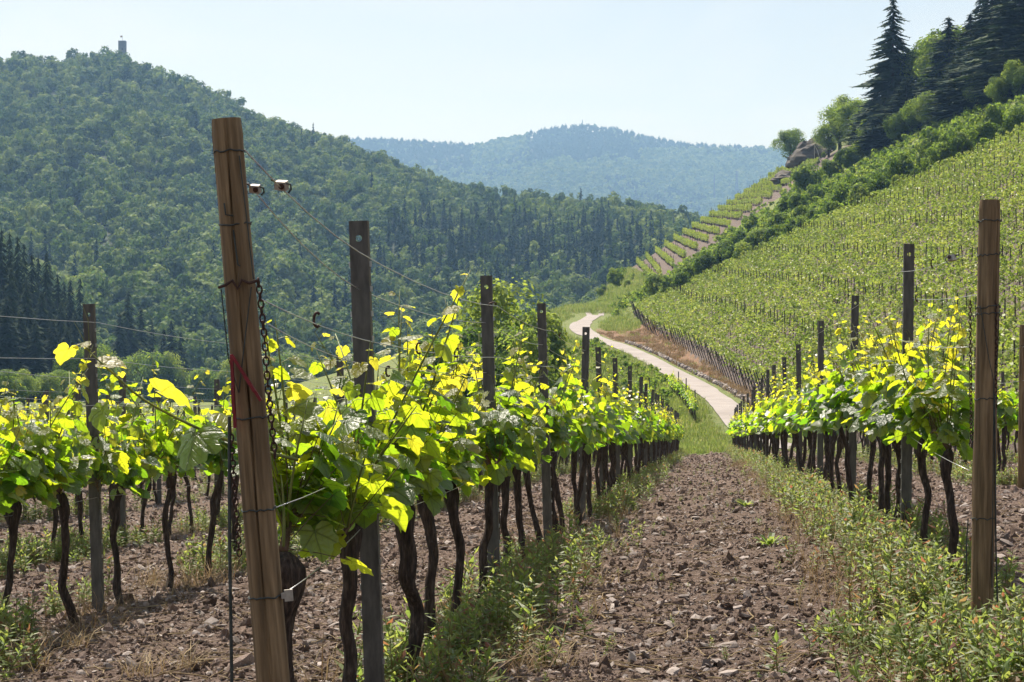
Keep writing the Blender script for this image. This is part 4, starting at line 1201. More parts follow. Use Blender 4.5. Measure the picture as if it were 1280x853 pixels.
def along(P, f):
    """point on a wire: f counts spans"""
    i = int(f); i = min(i, len(P) - 2); return Vector(P[i]).lerp(Vector(P[i + 1]), f - i)
def tensioner(p, rz, label, s=1.0):
    o = T(ob('wire_tensioner', None, loc=p, rot=(.3, .25, rz), scale=(s, s, s)), label, 'tensioner', 'wire tensioners')
    m = MB()
    V = [(-.020, -.014, -.016), (.020, -.014, -.012), (.020, .014, -.012), (-.020, .014, -.016), (-.022, -.014, .012), (.014, -.014, .018), (.014, .014, .018), (-.022, .014, .012)]
    m.add(V, [(0, 3, 2, 1), (4, 5, 6, 7), (0, 1, 5, 4), (1, 2, 6, 5), (2, 3, 7, 6), (3, 0, 4, 7)]); ob('housing', m.data('tensioner_housing', [M_CERAM]), o)
    m = MB(); m.tube([(.006, -.019, .002), (.006, .019, .002)], .010, 10); ob('spool', m.data('tensioner_spool', [M_RUST], False), o)
    m = MB(); m.tube([(.018, -.008, .014), (.030, 0, .012), (.034, 0, -.004), (.026, 0, -.018)], .0035, 6); ob('hook', m.data('tensioner_hook', [M_DWIRE]), o)
    m = MB(); m.tube([(-.022, 0, .006), (-.032, 0, .012), (-.040, 0, .010)], .004, 6); ob('knot', m.data('tensioner_knot', [M_DWIRE]), o)
tensioner(along(LW[0], .22) + Vector((0, 0, -.012)), -.3, 'pale metal wire tensioner hanging on the topmost wire behind the leaning post', .85)
tensioner(along(LW[1], .03) + Vector((.008, 0, -.004)), -.2, 'pale metal wire tensioner touching the side of the leaning post', .7)
tensioner(along(RW[0], .20), 2.6, 'small pale wire tensioner beside the upright end post', .95)
def clip(p, label, vert=True, s=1.0):
    m = MB(); P = []
    for k in range(15):
        a = math.radians(50 + 260 * k / 14); P.append((math.cos(a) * .010, 0, math.sin(a) * .021))
    m.tube(P, .0042, 6)
    T(ob('wire_clip', m.data('wire_clip', [M_RUST], True), loc=p, rot=(0, 0 if vert else 1.4, .3), scale=(s, s, s)), label, 'clip', 'rusty wire clips')
clip(along(LW[2], .40), 'rusty open clip on the wire just right of the leaning end post')
clip(along(LW[2], 1.22), 'rusty clip hanging on the wire before the second steel post', True)
clip(along(LW[2], 1.52), 'rusty clip halfway to the second steel post', True)
clip(along(LW[0], 1.93), 'rusty clip lying against the second steel post', False)
clip(along(LW[3], 1.14) + Vector((0, 0, -.02)), 'rusty hook between shoots close to the first steel post', True, .9)
clip(along(RW[0], .45), 'rusty clip on the top wire near the upright end post', True)
clip(along(LW[0], 3.2), 'tiny rusty clip beside the fourth steel post', True); clip(along(LW[0], 3.85), 'tiny rusty clip just before the fifth steel post', False)
clip(along(RW[1], .9), 'rusty clip next to the first steel post of the hill side row', True)

# ---------------------------------------------------------------- vine leaves
OUT = [(0, .0), (.09, -.17), (.27, -.25), (.43, -.17), (.55, -.02), (.49, .12), (.61, .31), (.53, .45), (.39, .47), (.36, .64), (.19, .80), (0, .93)]
def leaf_shape(rs, fine=True):
    """five-lobed leaf, stalk end at the origin, tip along +y; folded along the midrib, blistered"""
    r_ = random.Random(rs); half = OUT if fine else [OUT[i] for i in (0, 2, 4, 5, 6, 8, 10, 11)]
    pts_ = [(x_ * r_.uniform(.92, 1.08), y_ + r_.uniform(-.025, .025)) for x_, y_ in half]
    left = [(-x_ * r_.uniform(.93, 1.07), y_ + r_.uniform(-.02, .02)) for x_, y_ in half[1:-1]][::-1]
    ring_ = pts_ + left
    fold = r_.uniform(-.30, .42); cup = r_.uniform(-.45, .05); tw = r_.uniform(-.25, .25)
    def z(x_, y_): return fold * abs(x_) + cup * (x_ * x_ + .55 * (y_ - .2) ** 2) + tw * x_ * y_ + .03 * math.sin(x_ * 13 + rs) * math.cos(y_ * 11)
    V = [(0, .18, z(0, .18) - .03)]; F = []
    n = len(ring_)
    if fine:
        for x_, y_ in ring_:
            a, b = x_ * .55, .18 + (y_ - .18) * .55; V.append((a, b, z(a, b) + r_.uniform(-.035, .035)))
        for x_, y_ in ring_: V.append((x_, y_, z(x_, y_) + r_.uniform(-.03, .03)))
        for k in range(n):
            k2 = (k + 1) % n; F.append((0, 1 + k, 1 + k2)); F.append((1 + k, 1 + n + k, 1 + n + k2)); F.append((1 + k, 1 + n + k2, 1 + k2))
    else:
        for x_, y_ in ring_: V.append((x_, y_, z(x_, y_)))
        for k in range(n): F.append((0, 1 + k, 1 + (k + 1) % n))
    return V, F
TINTS = (.12, .34, .56, .8, 1.0)
FINE = [leaf_shape(i, True) for i in range(6)]
SIMP = [leaf_shape(30 + i, False) for i in range(8)]
LEAFD = [[mesh('vine_leaf', V, np.array(F), [M_LEAFN], [t] * len(V), smooth=True) for V, F in FINE] for t in TINTS]

def vine_plan(rs, hgt=.80, tall=.18, n_sh=16, spread=.64, back=True):
    """skeleton of a vine: trunk line, canes, shoots and leaves, base at the origin, row along +y"""
    r_ = random.Random(rs)
    lx, ly = r_.gauss(0, .045), r_.gauss(0, .09)
    tr_ = []
    for k in range(9):
        f = k / 8; tr_.append(Vector((lx * f + r_.gauss(0, .010) + .02 * math.sin(f * 5 + rs), ly * f + r_.gauss(0, .012), -.12 + (hgt + .10) * f)))
    head = tr_[-1]
    canes = []
    for s in (-1, 1):
        if s < 0 and (not back or r_.random() < .25): continue
        ln = spread * r_.uniform(.75, 1.05); canes.append([head, head + Vector((r_.gauss(0, .02), s * ln * .3, r_.uniform(.06, .12))), head + Vector((r_.gauss(0, .03), s * ln * .7, r_.uniform(.04, .10))), head + Vector((r_.gauss(0, .03), s * ln, r_.uniform(-.02, .06)))])
    shoots = []; leaves = []
    for i in range(n_sh):
        c = canes[i % len(canes)]; f = r_.random() * 2.9; k = int(f); p = c[k].lerp(c[k + 1], f - k)
        ln = r_.uniform(.16, .38) if r_.random() > tall else r_.uniform(.42, .78)
        dx, dy = r_.gauss(0, .26), r_.gauss(0, .26)
        bend = Vector((r_.gauss(0, .09), r_.gauss(0, .09), 0))
        sh = [p + Vector((dx * s * ln, dy * s * ln, s * ln)) + bend * s * s * ln for s in (0, .2, .4, .6, .8, 1)]
        shoots.append(sh); az = r_.random() * 6.28
        nl = int(ln / .036)
        for j in range(nl):
            s = (j + .3) / nl; q = s * 5; k = min(int(q), 4); pt = sh[k].lerp(sh[k + 1], q - k)
            age = 1 - s
            size = (.030 + .078 * min(1, age * 1.5)) * r_.uniform(.78, 1.15)
            if s > .93: size *= .7
            az += math.pi + r_.gauss(0, .5)
            pl_ = (.03 + .07 * age) * r_.uniform(.7, 1.2); el = r_.uniform(-.1, .7)
            st = Vector((math.cos(az) * math.cos(el), math.sin(az) * math.cos(el), math.sin(el))) * pl_
            t = .93 - .95 * age + r_.gauss(0, .2)
            leaves.append((i, pt, pt + st, size, az + r_.gauss(0, .35), r_.uniform(-1.25, .15) - .1 * age, r_.gauss(0, .38), t))
    # skirt of old leaves round the canes
    for i in range(int(n_sh * 3.0)):
        ci_ = r_.randrange(len(canes)); c = canes[ci_]; f = r_.random() * 2.95; k = int(f); p = c[k].lerp(c[k + 1], f - k); az = r_.random() * 6.28
        pt = p + Vector((math.cos(az) * r_.uniform(.05, .22), math.sin(az) * r_.uniform(.03, .12), r_.uniform(-.06, .32)))
        leaves.append((-1 - ci_, p, pt, r_.uniform(.065, .112), az + r_.gauss(0, .4), r_.uniform(-1.35, -.15), r_.gauss(0, .4), r_.gauss(.28, .2)))
    return tr_, canes, shoots, leaves
def leaf_matrix(p, size, az, pitch, roll):
    return Matrix.Translation(p) @ Matrix.Rotation(az - math.pi / 2, 4, 'Z') @ Matrix.Rotation(pitch, 4, 'X') @ Matrix.Rotation(roll, 4, 'Y') @ Matrix.Scale(size, 4)

def trunk_mesh(name, tr_, rs, r0=.033, fine=True):
    """gnarled shreddy bark trunk, thick head"""
    n = 14 if fine else 7; r_ = random.Random(rs); V = []; F = []
    P = tr_
    if fine:
        P = [tuple(v) for v in tr_]; P = [Vector(q) for q in smooth_line(P, 4)]
    N_ = len(P)
    for i, p in enumerate(P):
        f = i / (N_ - 1); rr = r0 * (1.15 - .35 * math.sin(f * 3.1)) * (1 + (.40 * max(0, (f - .80) / .20))) 
        if f > .92: rr *= 1 - .75 * ((f - .92) / .08) ** 1.5
        for k in range(n):
            a = 6.2832 * k / n; tw = a + f * 1.8
            q = Vector((math.cos(tw) * 1.6, math.sin(tw) * 1.6, f * 3.5 + rs * 1.7))
            e = rr * (1 + .34 * mnoise.noise(q) + .16 * math.sin(tw * 4 + 3 * mnoise.noise(q * .7)) + .20 * mnoise.noise(q * 3.1))
            V.append((p.x + math.cos(a) * e, p.y + math.sin(a) * e, p.z))
    for i in range(N_ - 1):
        for k in range(n): F.append((i * n + k, i * n + (k + 1) % n, (i + 1) * n + (k + 1) % n, (i + 1) * n + k))
    F.append(tuple((N_ - 1) * n + k for k in range(n)))
    return mesh(name, V, F, [M_TRUNK], smooth=True)

def near_vine(x_, y_, rs, label, sc=1.0, **kw):
    z_ = gz(x_, y_); o = T(ob('grape_vine', None, loc=(x_, y_, z_)), label, 'vine', 'grape vines')
    tr_, canes, shoots, leaves = vine_plan(rs, **kw)
    if not kw.get('back', True): leaves = [q for q in leaves if q[2].y > -.10 and q[2].z > .74 and not (q[2].x < -.06 and q[2].z < 1.0)]
    ob('trunk', trunk_mesh('vine_trunk', tr_, rs, random.Random(rs).uniform(.026, .036) if y_ < 9.5 else random.Random(rs).uniform(.022, .031)), o)
    cm_ = [MB() for _ in canes]
    for q, c in zip(cm_, canes): q.tube(c, [.015, .010, .008, .005], 7)
    stalks = [MB() for _ in shoots]
    for i, sh in enumerate(shoots): stalks[i].tube(sh, [.0046, .0044, .004, .0035, .0028, .0015], 6)
    for i, a, b, *_ in leaves: (stalks[i] if i >= 0 else cm_[-1 - i]).tube([a, (a + b) / 2 + Vector((0, 0, .004)), b], .0013, 4, caps=False)
    co = [ob('cane', q.data('vine_cane', [M_CANE], True), o) for q in cm_]
    so = []
    # curling tendrils near the tips
    r_ = random.Random(rs + 5)
    for i, sh in enumerate(shoots):
        for q in range(r_.randint(0, 2)):
            p = sh[-1 - r_.randint(0, 1)]; an = r_.random() * 6.28; ln = r_.uniform(.05, .12)
            stalks[i].tube([p, p + Vector((math.cos(an) * ln * .5, math.sin(an) * ln * .5, ln * .5)), p + Vector((math.cos(an) * ln, math.sin(an) * ln, ln * .55))], [.0012, .001, .0006], 4)
    for s_ in stalks: so.append(ob('shoot', s_.data('vine_shoot', [M_SHOOT], True), o))
    for i, a, b, size, az, pi_, ro, t in leaves:
        k = min(len(TINTS) - 1, max(0, int(round(max(0, min(1, t)) * 4))))
        lf = ob('leaf', LEAFD[k][r_.randrange(6)], so[i] if i >= 0 else co[-1 - i]); lf.matrix_local = leaf_matrix(b, size, az, pi_, ro)
    return o

def vine_meshes(rs, step=1):
    tr_, canes, shoots, leaves = vine_plan(rs)
    tm = trunk_mesh('vine_trunk', tr_, rs, .028, False)
    m = MB()
    for c in canes: m.tube(c, [.014, .010, .008, .005], 4)
    for sh in shoots: m.tube([sh[0], sh[2], sh[4], sh[5]], [.0046, .004, .003, .0015], 4)
    wood = len(m.f)
    r_ = random.Random(rs)
    for i, a, b, size, az, pi_, ro, t in leaves[::step]:
        V, F = SIMP[r_.randrange(8)]; M_ = leaf_matrix(b, size * (1 if step == 1 else 1.3), az, pi_, ro)
        m.add([M_ @ Vector(v) for v in V], F, max(0, min(1, t)))
    m.m = [1] * wood + [0] * (len(m.f) - wood)
    return tm, m.data('vine_foliage', [M_LEAF, M_SHOOT], True), m
MIDV = [vine_meshes(900 + i) for i in range(10)]

# ---------------------------------------------------------------- planting the rows
vl = []
for ri, (xr_, y0, dy, v0, ye, nm) in enumerate(ROWDEF):
    ys_ = []
    if ri == 0: ys_ = [5.74, 6.45, 7.62, 8.78, 9.5, 10.45, 11.35, 12.2, 13.1, 14.0]
    elif ri == 1: ys_ = [10.4, 11.55, 12.9, 13.55, 14.4, 15.3]
    else: ys_ = [v0]
    while ys_[-1] < ye - 1: ys_.append(ys_[-1] + 1.0 * random.Random(len(ys_) * 13 + ri).uniform(.9, 1.12))
    for k, y_ in enumerate(ys_): vl.append((y_, ri, k))
# skip what lies fully outside the picture
vl = [q for q in vl if -70 < 640 + FPX * rp(ROWDEF[q[1]][0], q[0]) / q[0] < 1350]
vl.sort()
cnt = {}; restv = []; nthing = 0
rg = random.Random(5)
for i, (y_, ri, k) in enumerate(vl):
    xr_, nm = ROWDEF[ri][0], ROWDEF[ri][5]; x_ = rp(xr_, y_) + rg.gauss(0, .03)
    cnt[ri] = cnt.get(ri, 0) + 1; c = cnt[ri]
    if nthing >= 292: restv.append((x_, y_)); continue
    nthing += 1
    lab = 'grape vine, %s along %s' % (nth(c), nm) if c <= 60 else 'small distant vine further along ' + nm
    if y_ < (15.5 if ri < 2 else 13.6):
        near_vine(x_, y_, 1000 + k * 37 + ri * 11, lab, tall=.50 if ri == 1 else .30 if ri == 0 and y_ < 9 else .20, n_sh=18, back=not (ri < 2 and k == 0))
    else:
        tm, fm, _ = MIDV[rg.randrange(10)]
        o = T(ob('grape_vine', None, loc=(x_, y_, gz(x_, y_)), rot=(0, 0, math.pi * rg.randrange(2) + rg.gauss(0, .1)), scale=(1, 1, rg.uniform(.92, 1.08))), lab, 'vine', 'grape vines')
        ob('trunk', tm, o); f_ = ob('foliage', fm, o); f_['kind'] = 'stuff'
# the long stray shoot reaching out over the valley beside the leaning post
x0, y0_ = rp(L1, 5.62), 5.62; zb = gz(x0, y0_)
o = T(ob('stray_shoot', None, loc=(x0, y0_, zb)), 'long bare vine shoot arching out past the leaning post, few yellow leaves', 'shoot')
def loc_(px, py, Y): x, y, z = at(px, py, Y); return Vector((x - x0, y - y0_, z - zb))
sp = [loc_(372, 575, 5.62), loc_(300, 556, 5.5), loc_(240, 532, 5.4), loc_(180, 500, 5.35), loc_(140, 466, 5.3), loc_(112, 440, 5.3), loc_(98, 424, 5.3)]
m = MB(); m.tube(smooth_line([tuple(q) for q in sp], 4), [.0055 - .0042 * k / 24 for k in range(25)], 7)
ob('shoot', m.data('stray_shoot', [M_SHOOT], True), o); m = MB(); m.tube([sp[-2], loc_(98, 412, 5.3), loc_(92, 402, 5.28)], [.0014, .001, .0006], 4); m.tube([sp[-2], loc_(110, 400, 5.3), loc_(104, 384, 5.28)], [.0014, .001, .0006], 4)
ob('tendril', m.data('stray_tendril', [M_SHOOT], True), o)
for px, py, Y, size, az, pi_, ro, ti in ((245, 540, 5.38, .135, -1.9, -.95, .2, 1), (200, 490, 5.34, .12, -.3, -.35, -.5, 3), (128, 455, 5.3, .075, .1, -.1, .4, 4), (128, 510, 5.3, .075, -1.7, -1.2, .6, 1), (86, 436, 5.28, .06, 2.6, -.9, .3, 4), (275, 515, 5.45, .11, .3, -.4, .2, 3), (100, 430, 5.28, .045, 1.2, .3, 0, 4)):
    lf = ob('leaf', LEAFD[ti][(px * 7) % 6], o); lf.matrix_local = leaf_matrix(loc_(px, py, Y), size, az, pi_, ro)

FARV = []
for i in range(6):
    tm, fm, _ = MIDV[i]
    nv = len(tm.vertices); a = np.zeros(nv * 3); tm.vertices.foreach_get('co', a)
    b = np.zeros(len(fm.vertices) * 3); fm.vertices.foreach_get('co', b)
    tt = np.zeros(len(fm.vertices)); fm.attributes['tint'].data.foreach_get('value', tt)
    F = [list(p.vertices) for p in tm.polygons] + [[q + nv for q in p.vertices] for p in fm.polygons]
    mi_ = [2] * len(tm.polygons) + [p.material_index for p in fm.polygons]
    FARV.append(proto('far_vine_%d' % i, mesh('far_vine_%d' % i, np.concatenate([a, b]).reshape(-1, 3), F, [M_LEAF, M_SHOOT, M_TRUNK], np.concatenate([np.full(nv, .5), tt]), mi_)))
FV = protos('far_vine_kinds', FARV)
# short rows beyond the end of the path, beside the road
lower = []
for k in range(4):
    for q in range(26):
        y_ = 108 + q * 1.1; x_ = 10.3 - 1.9 * k + (y_ - 108) * .035
        if x_ < float(road_x(y_)) - 2.2: lower.append((x_, y_))
pts = [(a, b, gz(a, b)) for a, b in restv + lower]; n = len(pts)
scatter('distant_vines', pts, np.stack([np.zeros(n), np.zeros(n), np.random.RandomState(9).randint(0, 2, n) * math.pi], 1), np.random.RandomState(8).uniform(.9, 1.1, n), FV, 'tiny distant grape vines at the far ends of the rows', 'vines')
for k in range(4):
    for q in range(3):
        y_ = 108 + q * 9; x_ = 10.3 - 1.9 * k + (y_ - 108) * .035
        T(ob('trellis_post', POSTF, loc=(x_, y_, gz(x_, y_))), 'small grey post in the short vine rows below the road', 'post', 'posts of the short rows below the road')

# ---------------------------------------------------------------- weeds under the rows
def weed(name, rs, hgt, n, ll, red=0.0):
    r_ = random.Random(rs); m = MB(); st = MB()
    ns = r_.randint(1, 3); 
    for q in range(ns):
        b = Vector((r_.gauss(0, .03), r_.gauss(0, .03), -.02)); lx, ly = r_.gauss(0, .12), r_.gauss(0, .12); hh = hgt * r_.uniform(.65, 1.1)
        top = b + Vector((lx * hh, ly * hh, hh)); mid = b.lerp(top, .5) + Vector((r_.gauss(0, .01), r_.gauss(0, .01), 0))
        st.tube([b, mid, top], [.0035, .0028, .0012], 4, t=.3)
        az = r_.random() * 6.28
        k = n // ns + 3
        for j in range(k):
            s = .15 + .85 * (j + .5) / k; p = b.lerp(mid, s * 2) if s < .5 else mid.lerp(top, s * 2 - 1)
            az += 2.4 + r_.gauss(0, .3); el = r_.uniform(.0, .9) * (.5 + s); L_ = ll * r_.uniform(.6, 1.15) * (1.05 - .45 * abs(s - .45) * 1.6)
            d = Vector((math.cos(az) * math.cos(el), math.sin(az) * math.cos(el), math.sin(el))); sd_ = Vector((-math.sin(az), math.cos(az), 0)); upv = d.cross(sd_) * -1
            wd = L_ * r_.uniform(.12, .18); drp = Vector((0, 0, -L_ * r_.uniform(.02, .28)))
            t = r_.gauss(.62, .16) if r_.random() > red else r_.uniform(0, .18)
            V = [p, p + d * L_ * .42 + sd_ * wd + upv * wd * .5, p + d * L_ * .45, p + d * L_ * .42 - sd_ * wd + upv * wd * .5, p + d * L_ + drp]
            m.add(V, [(0, 1, 2), (0, 2, 3), (1, 4, 2), (2, 4, 3)], max(0, min(1, t)))
    return m, st
WEEDS = [weed('w', 1200 + i, (.18, .24, .30, .36, .22, .28, .32, .14, .20, .26)[i], 20 + 2 * i, (.075, .08, .09, .10, .075, .085, .08, .06, .065, .08)[i], (.02, .05, .04, .02, .18, .08, .12, .05, .35, .15)[i]) for i in range(10)]
WD = []
WPARTS = []
for i, (lm, sm) in enumerate(WEEDS):
    WPARTS.append((lm.data('weed_leaves', [M_WEED]), sm.data('weed_stem', [M_WEED])))
    a = MB(); a.v = lm.v + sm.v; a.f = lm.f + [[q + len(lm.v) for q in f] for f in sm.f]; a.t = lm.t + sm.t; a.m = [0] * len(a.f)
    WD.append(proto('weed_kind_%02d' % i, a.data('weed_kind_%d' % i, [M_WEED])))
WC = protos('weed_kinds', WD)
rw = np.random.RandomState(31)
wp = []
for ri, (xr_, y0, dy, v0, ye, nm) in enumerate(ROWDEF):
    ys0 = {0: 4.2, 1: 6.8, 2: 8.5}.get(ri, v0 - 1); 
    dens = {0: 26, 1: 46, 2: 44, 3: 42, 4: 24, 12: 24, 13: 20}.get(ri, 12)
    N_ = int((min(ye, 88) - ys0) * dens)
    yq = ys0 + (min(ye, 88) - ys0) * rw.rand(N_) ** 1.75
    for y_ in yq:
        c_, sd_ = (.10, .17) if ri == 0 else (-.12, .20 if y_ < 20 else .16) if ri == 1 else (0, .22)
        if ri == 1 and y_ < 9.5: c_, sd_ = .02, .34
        if rw.rand() > np.interp(y_, [0, 18, 40, 88], [1, .7, .45, .35]): continue
        o_ = rw.normal(c_, sd_); x_ = rp(xr_, y_) + o_
        if fbm(np.array(x_ * .9 + ri * 7), np.array(y_ * .55)) < (.40 if ri == 0 else .36) and ri != 1: continue
        wp.append((x_, y_, ri))
for k in range(220):                              # single seedlings on the bare soil
    y_ = 7 + 45 * rw.rand() ** 1.3; wp.append((rp(rw.uniform(-1, 1.1), y_), y_, 99))
wp = [q for q in wp if -60 < 640 + FPX * q[0] / q[1] < 1340 and 426 + FPX * 1.6 / q[1] > 0]
wp.sort(key=lambda q: q[1])
inview = [q for q in wp if 426.5 - FPX * gz(q[0], q[1]) / q[1] < 900]
ind = [q for q in inview if q[1] < 9.4 and q[2] != 99][:170]
inds = set(id(q) for q in ind)
side = {0: 'below the row of the leaning end post', 1: 'round the foot of the upright end post', 2: 'in the row behind the leaning end post'}
for i, q in enumerate(ind):
    lm, sm = WPARTS[(i * 7) % 10]; s = rw.uniform(.8, 1.15)
    o = T(ob('willowherb', sm, loc=(q[0], q[1], gz(q[0], q[1])), rot=(rw.normal(0, .1), rw.normal(0, .1), rw.uniform(0, 6.28)), scale=(s, s, s)), 'narrow-leaved weed growing ' + side.get(q[2], 'between the rows'), 'weed', 'weeds ' + side.get(q[2], 'between the rows'))
    f_ = ob('foliage', lm, o); f_['kind'] = 'stuff'
W2 = [q for q in inview if id(q) not in inds]
n = len(W2)
sc_ = np.array([rw.uniform(.55, 1.15) * (1 if q[2] != 99 else .35) for q in W2]) * np.interp([q[1] for q in W2], [5, 20, 60], [1, .95, 1.1])
scatter('weeds', [(q[0], q[1], gz(q[0], q[1])) for q in W2], np.stack([rw.normal(0, .12, n), rw.normal(0, .12, n), rw.uniform(0, 6.28, n)], 1), sc_, WC, 'green and reddish weeds growing in strips under the vine rows', 'weeds')
# dead straw mixed into the strips
dp = []
for ri, n_ in ((0, 420), (1, 620), (2, 420), (3, 260)):
    for y_ in 5.5 + 40 * rw.rand(n_) ** 1.9:
        if ri == 2 and y_ < 9 or ri == 3 and y_ < 15: continue
        dp.append((rp(ROWDEF[ri][0], y_) + rw.normal({0: .12, 1: -.22}.get(ri, 0), .24), y_))
DN = protos('dead_straw_kinds', [proto('dead_straw_%d' % i, tuft('dead_straw_%d' % i, 690 + i, 16, .16, .05, M_DRY, .0022, 0, .8, 2.2)) for i in range(3)])
n = len(dp)
scatter('dry_grass', [(a, b, gz(a, b) - .01) for a, b in dp], np.stack([rw.normal(0, .3, n), rw.normal(0, .3, n), rw.uniform(0, 6.28, n)], 1), rw.uniform(.5, 1.3, n), DN, 'brown dead straw mixed among the weeds under the vine rows', 'straw')
# leafy rosettes on the path edge
def rosette(name, rs, n, ll):
    r_ = random.Random(rs); m = MB()
    for i in range(n):
        az = i * 2.4 + r_.gauss(0, .2); el = r_.uniform(.2, 1.0); L_ = ll * r_.uniform(.7, 1.1); d = Vector((math.cos(az) * math.cos(el), math.sin(az) * math.cos(el), math.sin(el))); s_ = Vector((-math.sin(az), math.cos(az), 0)) * L_ * .13; u_ = Vector((0, 0, L_ * .03))
        V = [Vector((0, 0, 0)), d * L_ * .35 + s_ + u_, d * L_ * .4, d * L_ * .35 - s_ + u_, d * L_ * .75 + s_ * .9 + u_ * .5 - Vector((0, 0, L_ * .04)), d * L_ * .78 - Vector((0, 0, L_ * .06)), d * L_ * .75 - s_ * .9 + u_ * .5 - Vector((0, 0, L_ * .04)), d * L_ - Vector((0, 0, L_ * .22))]
        m.add(V, [(0, 1, 2), (0, 2, 3), (1, 4, 5, 2), (2, 5, 6, 3), (4, 7, 5), (5, 7, 6)], r_.uniform(.5, .8))
    return m.data(name, [M_WEED])
for px, py, rs, ll, lab in ((962, 684, 1, .17, 'bright green leafy rosette on the soil at the path edge'), (932, 634, 2, .16, 'small green rosette further along the path edge'), (1036, 798, 3, .10, 'tiny bright green seedling on bare soil near the upright post')):
    for y_ in np.linspace(6, 30, 400):
        x_ = (px - 640) / FPX * y_
        if 426.5 - FPX * gz(x_, y_) / y_ < py: break
    r_o = ob('leafy_weed', rosette('rosette', rs, 16, ll), loc=(x_, float(y_), gz(x_, float(y_)))); T(r_o, lab, 'weed')
# dried grass tussocks
DRYN = [tuft('dry_tussock_%d' % i, 680 + i, 60, .26, .06, M_DRY, .0022, .1, 1, 1.6) for i in range(3)]
k = 0
for px, py, s, lab in ((30, 838, .9, None), (85, 812, .8, None), (175, 848, .7, None), (230, 838, .7, None), (1062, 800, .8, 'pale dried grass tuft at the path edge'), (1160, 770, 1.0, 'dried grass tangle beside the upright end post'), (1185, 800, .9, 'dried grass at the foot of the vine next to the upright post'), (700, 835, .7, 'small dried tuft at the edge of the bare path')):
    for y_ in np.linspace(5, 30, 500):
        x_ = (px - 640) / FPX * y_
        if 426.5 - FPX * gz(x_, y_) / y_ < py: break
    T(ob('dry_tussock', DRYN[k % 3], loc=(x_, float(y_), gz(x_, float(y_)) - .02), rot=(0, 0, k * 1.7), scale=(s * 1.1, s * 1.1, s * .8)), lab or 'pale dried grass tussock in the corner of the nearest vine row', 'grass tussock', 'dry grass tussocks'); k += 1

# ---------------------------------------------------------------- soil clods, stones, straw
CL = protos('clod_kinds', [proto('clod_%d' % i, rock_data('clod_%d' % i, 720 + i, 1 if i % 2 else 2, .75, M_CLOD, .7)) for i in range(6)] )
SH = protos('chip_kinds', [proto('chip_%d' % i, rock_data('chip_%d' % i, 740 + i, 1, .6, M_STONE, .28)) for i in range(4)])
def soil_pts(n, ymax, pw):
    y_ = 4.6 * (ymax / 4.6) ** (rw.rand(n) ** pw); pxq = rw.uniform(-40, 1320, n); x_ = (pxq - 640) / FPX * y_
    k = (426.5 + FPX * 1.45 / y_ > 0) & (x_ < 14)
    x_, y_ = x_[k], y_[k]
    zq = np.array([gz(a, b) for a, b in zip(x_, y_)])
    k = (426.5 - FPX * zq / y_ < 880); return x_[k], y_[k], zq[k]
x_, y_, z_ = soil_pts(135000, 88, .85); n = len(x_)
sz_ = rw.gamma(1.5, .0046, n).clip(.0025, .05) * np.interp(y_, [5, 20, 60, 88], [.9, 1.25, 2.2, 3])
on = fbm(x_ * 3, y_ * 3, 2); sz_ *= .6 + on
scatter('soil_clods_gravel', np.stack([x_, y_, z_ + sz_ * .15], 1), rw.uniform(0, 6.28, (n, 3)) * np.array([.3, .3, 1]), np.stack([sz_ * rw.uniform(.8, 1.5, n), sz_, sz_ * rw.uniform(.7, 1.1, n)], 1), CL, 'crumbly brown soil clods covering the tilled path', 'soil')
x_, y_, z_ = soil_pts(46000, 86, .85); n = len(x_)
sz_ = rw.gamma(1.9, .0052, n).clip(.004, .035) * np.interp(y_, [5, 20, 60], [.9, 1.2, 2])
scatter('slate_gravel', np.stack([x_, y_, z_ + sz_ * .2], 1), rw.normal(0, .55, (n, 3)) + np.stack([np.zeros(n), np.zeros(n), rw.uniform(0, 6.28, n)], 1), np.stack([sz_ * rw.uniform(.8, 1.8, n), sz_ * rw.uniform(.6, 1.1, n), sz_], 1), SH, 'small pale slate chips lying on the soil', 'gravel')
# larger stones one can pick out
SD = [rock_data('stone_%d' % i, 760 + i, 1, .75, M_STONE, .42) for i in range(6)]
big = [(932, 775, .045, 'pale angular slate block lying alone on the path'), (838, 786, .030, 'rounded pale stone on the path near scattered twigs'), (912, 845, .042, 'flat pale stone at the bottom edge of the path'), (898, 832, .036, 'dark grey stone just behind the flat pale stone'), (887, 778, .035, 'low brown stone between the pale stones'), (868, 776, .03, None),
       (760, 770, .035, None), (773, 792, .035, None), (762, 748, .035, 'grey stone on the path edge beside the weeds'), (840, 842, .03, None), (702, 800, .032, 'dark stone among weeds at the foot of the near row'), (962, 838, .028, None), (870, 650, .05, None), (930, 700, .03, None), (860, 735, .03, None), (985, 728, .028, None), (805, 820, .025, None), (960, 760, .025, None), (1000, 790, .03, None), (1258, 683, .05, 'pale stone on the soil behind the upright end post'), (1250, 700, .04, None), (780, 700, .035, None), (900, 690, .028, None), (820, 670, .035, None), (1020, 830, .03, None), (880, 810, .026, None), (745, 835, .028, None)]
for i, (px, py, s, lab) in enumerate(big):
    for y_ in np.linspace(5, 40, 700):
        x_ = (px - 640) / FPX * y_
        if 426.5 - FPX * gz(x_, y_) / y_ < py: break
    T(ob('stone', SD[i % 6], loc=(x_, float(y_), gz(x_, float(y_)) + s * .25), rot=(rg.gauss(0, .2), rg.gauss(0, .2), i * 1.3), scale=(s * 1.25, s, s)), lab or 'small loose stone on the tilled soil of the path', 'stone', 'loose stones on the path')
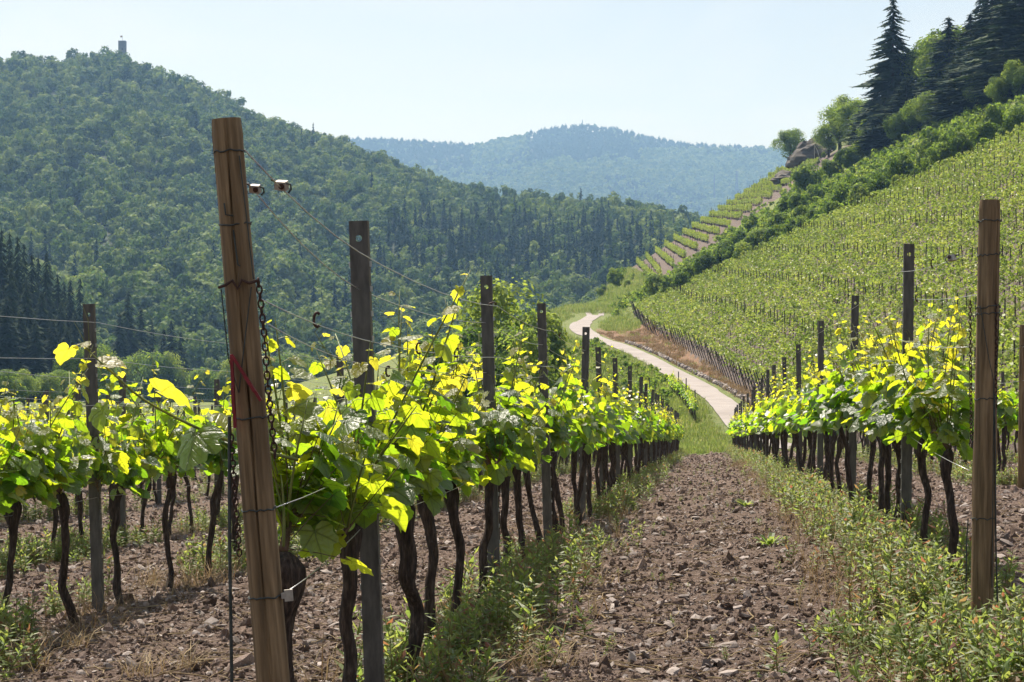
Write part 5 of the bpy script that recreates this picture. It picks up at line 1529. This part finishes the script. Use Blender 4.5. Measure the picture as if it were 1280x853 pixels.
# twigs and straw
def twig(name, rs, ln, r0):
    r_ = random.Random(rs); m = MB(); P = [Vector((0, 0, 0))]
    for k in range(4): P.append(P[-1] + Vector((ln / 4, r_.gauss(0, ln * .05), r_.gauss(0, ln * .03))))
    m.tube(P, [r0, r0, r0 * .8, r0 * .7, r0 * .4], 5); return m.data(name, [M_DRY])
TW = protos('twig_kinds', [proto('twig_%d' % i, twig('twig_%d' % i, 800 + i, .10 + .04 * i, .0022 + .0004 * i)) for i in range(5)])
x_, y_, z_ = soil_pts(9000, 60, .85); n = len(x_)
scatter('dry_litter', np.stack([x_, y_, z_ + .012], 1), np.stack([rw.normal(0, .12, n), rw.normal(0, .12, n), rw.uniform(0, 6.28, n)], 1), rw.uniform(.25, 1.1, n), TW, 'pale dry twigs and straw strewn over the soil', 'litter')

for k, (px, Y, s_) in enumerate(((1000, 376, .5), (1012, 382, .7), (1030, 378, .6), (1042, 384, .8), (995, 384, .45), (1022, 370, .5))):
    x_ = (px - 640) / FPX * Y
    tree('s', 'outcrop_shrub', x_, Y, gz(x_, Y), s_ * .5, 'small shrub, %s of those round the rock outcrop' % nth(k + 1), 'shrubs round the outcrop')
# little warning sign and a red marker up on the hillside
x_, Y_ = (1012 - 640) / FPX * 232, 232.0
sg = T(ob('warning_sign', None, loc=(x_, Y_, gz(x_, Y_))), 'tiny orange triangular sign at the top edge of the hillside vineyard', 'sign')
zc_ = (426.5 - 287) / FPX * Y_ - gz(x_, Y_)
m = MB(); m.tube([(0, 0, -.2), (0, 0, max(.6, zc_ - .3))], .03, 6); ob('pole', m.data('sign_pole', [M_MAST]), sg)
m = MB(); m.add([(-.32, -.04, zc_ - .3), (.32, -.04, zc_ - .3), (0, -.04, zc_ + .28), (-.32, -.06, zc_ - .3), (.32, -.06, zc_ - .3), (0, -.06, zc_ + .28)], [(0, 1, 2), (5, 4, 3), (0, 3, 4, 1), (1, 4, 5, 2), (2, 5, 3, 0)]); ob('board', m.data('sign_board', [M_ORANGE]), sg)

# ---------------------------------------------------------------- air
hb_ = MB(); hb_.box((0, 2700, 330), (11800, 6700, 760))
hm, n_, N, K = newmat('haze_air')
pv = N('ShaderNodeVolumePrincipled'); pv.inputs['Color'].default_value = (.32, .58, 1.0, 1); pv.inputs['Absorption Color'].default_value = (1, 1, 1, 1); pv.inputs['Density'].default_value = 1.7e-4; pv.inputs['Anisotropy'].default_value = .2
out = N('ShaderNodeOutputMaterial'); K(pv.outputs[0], out.inputs['Volume'])
hzb = T(ob('haze', hb_.data('haze', [hm])), kind='stuff')
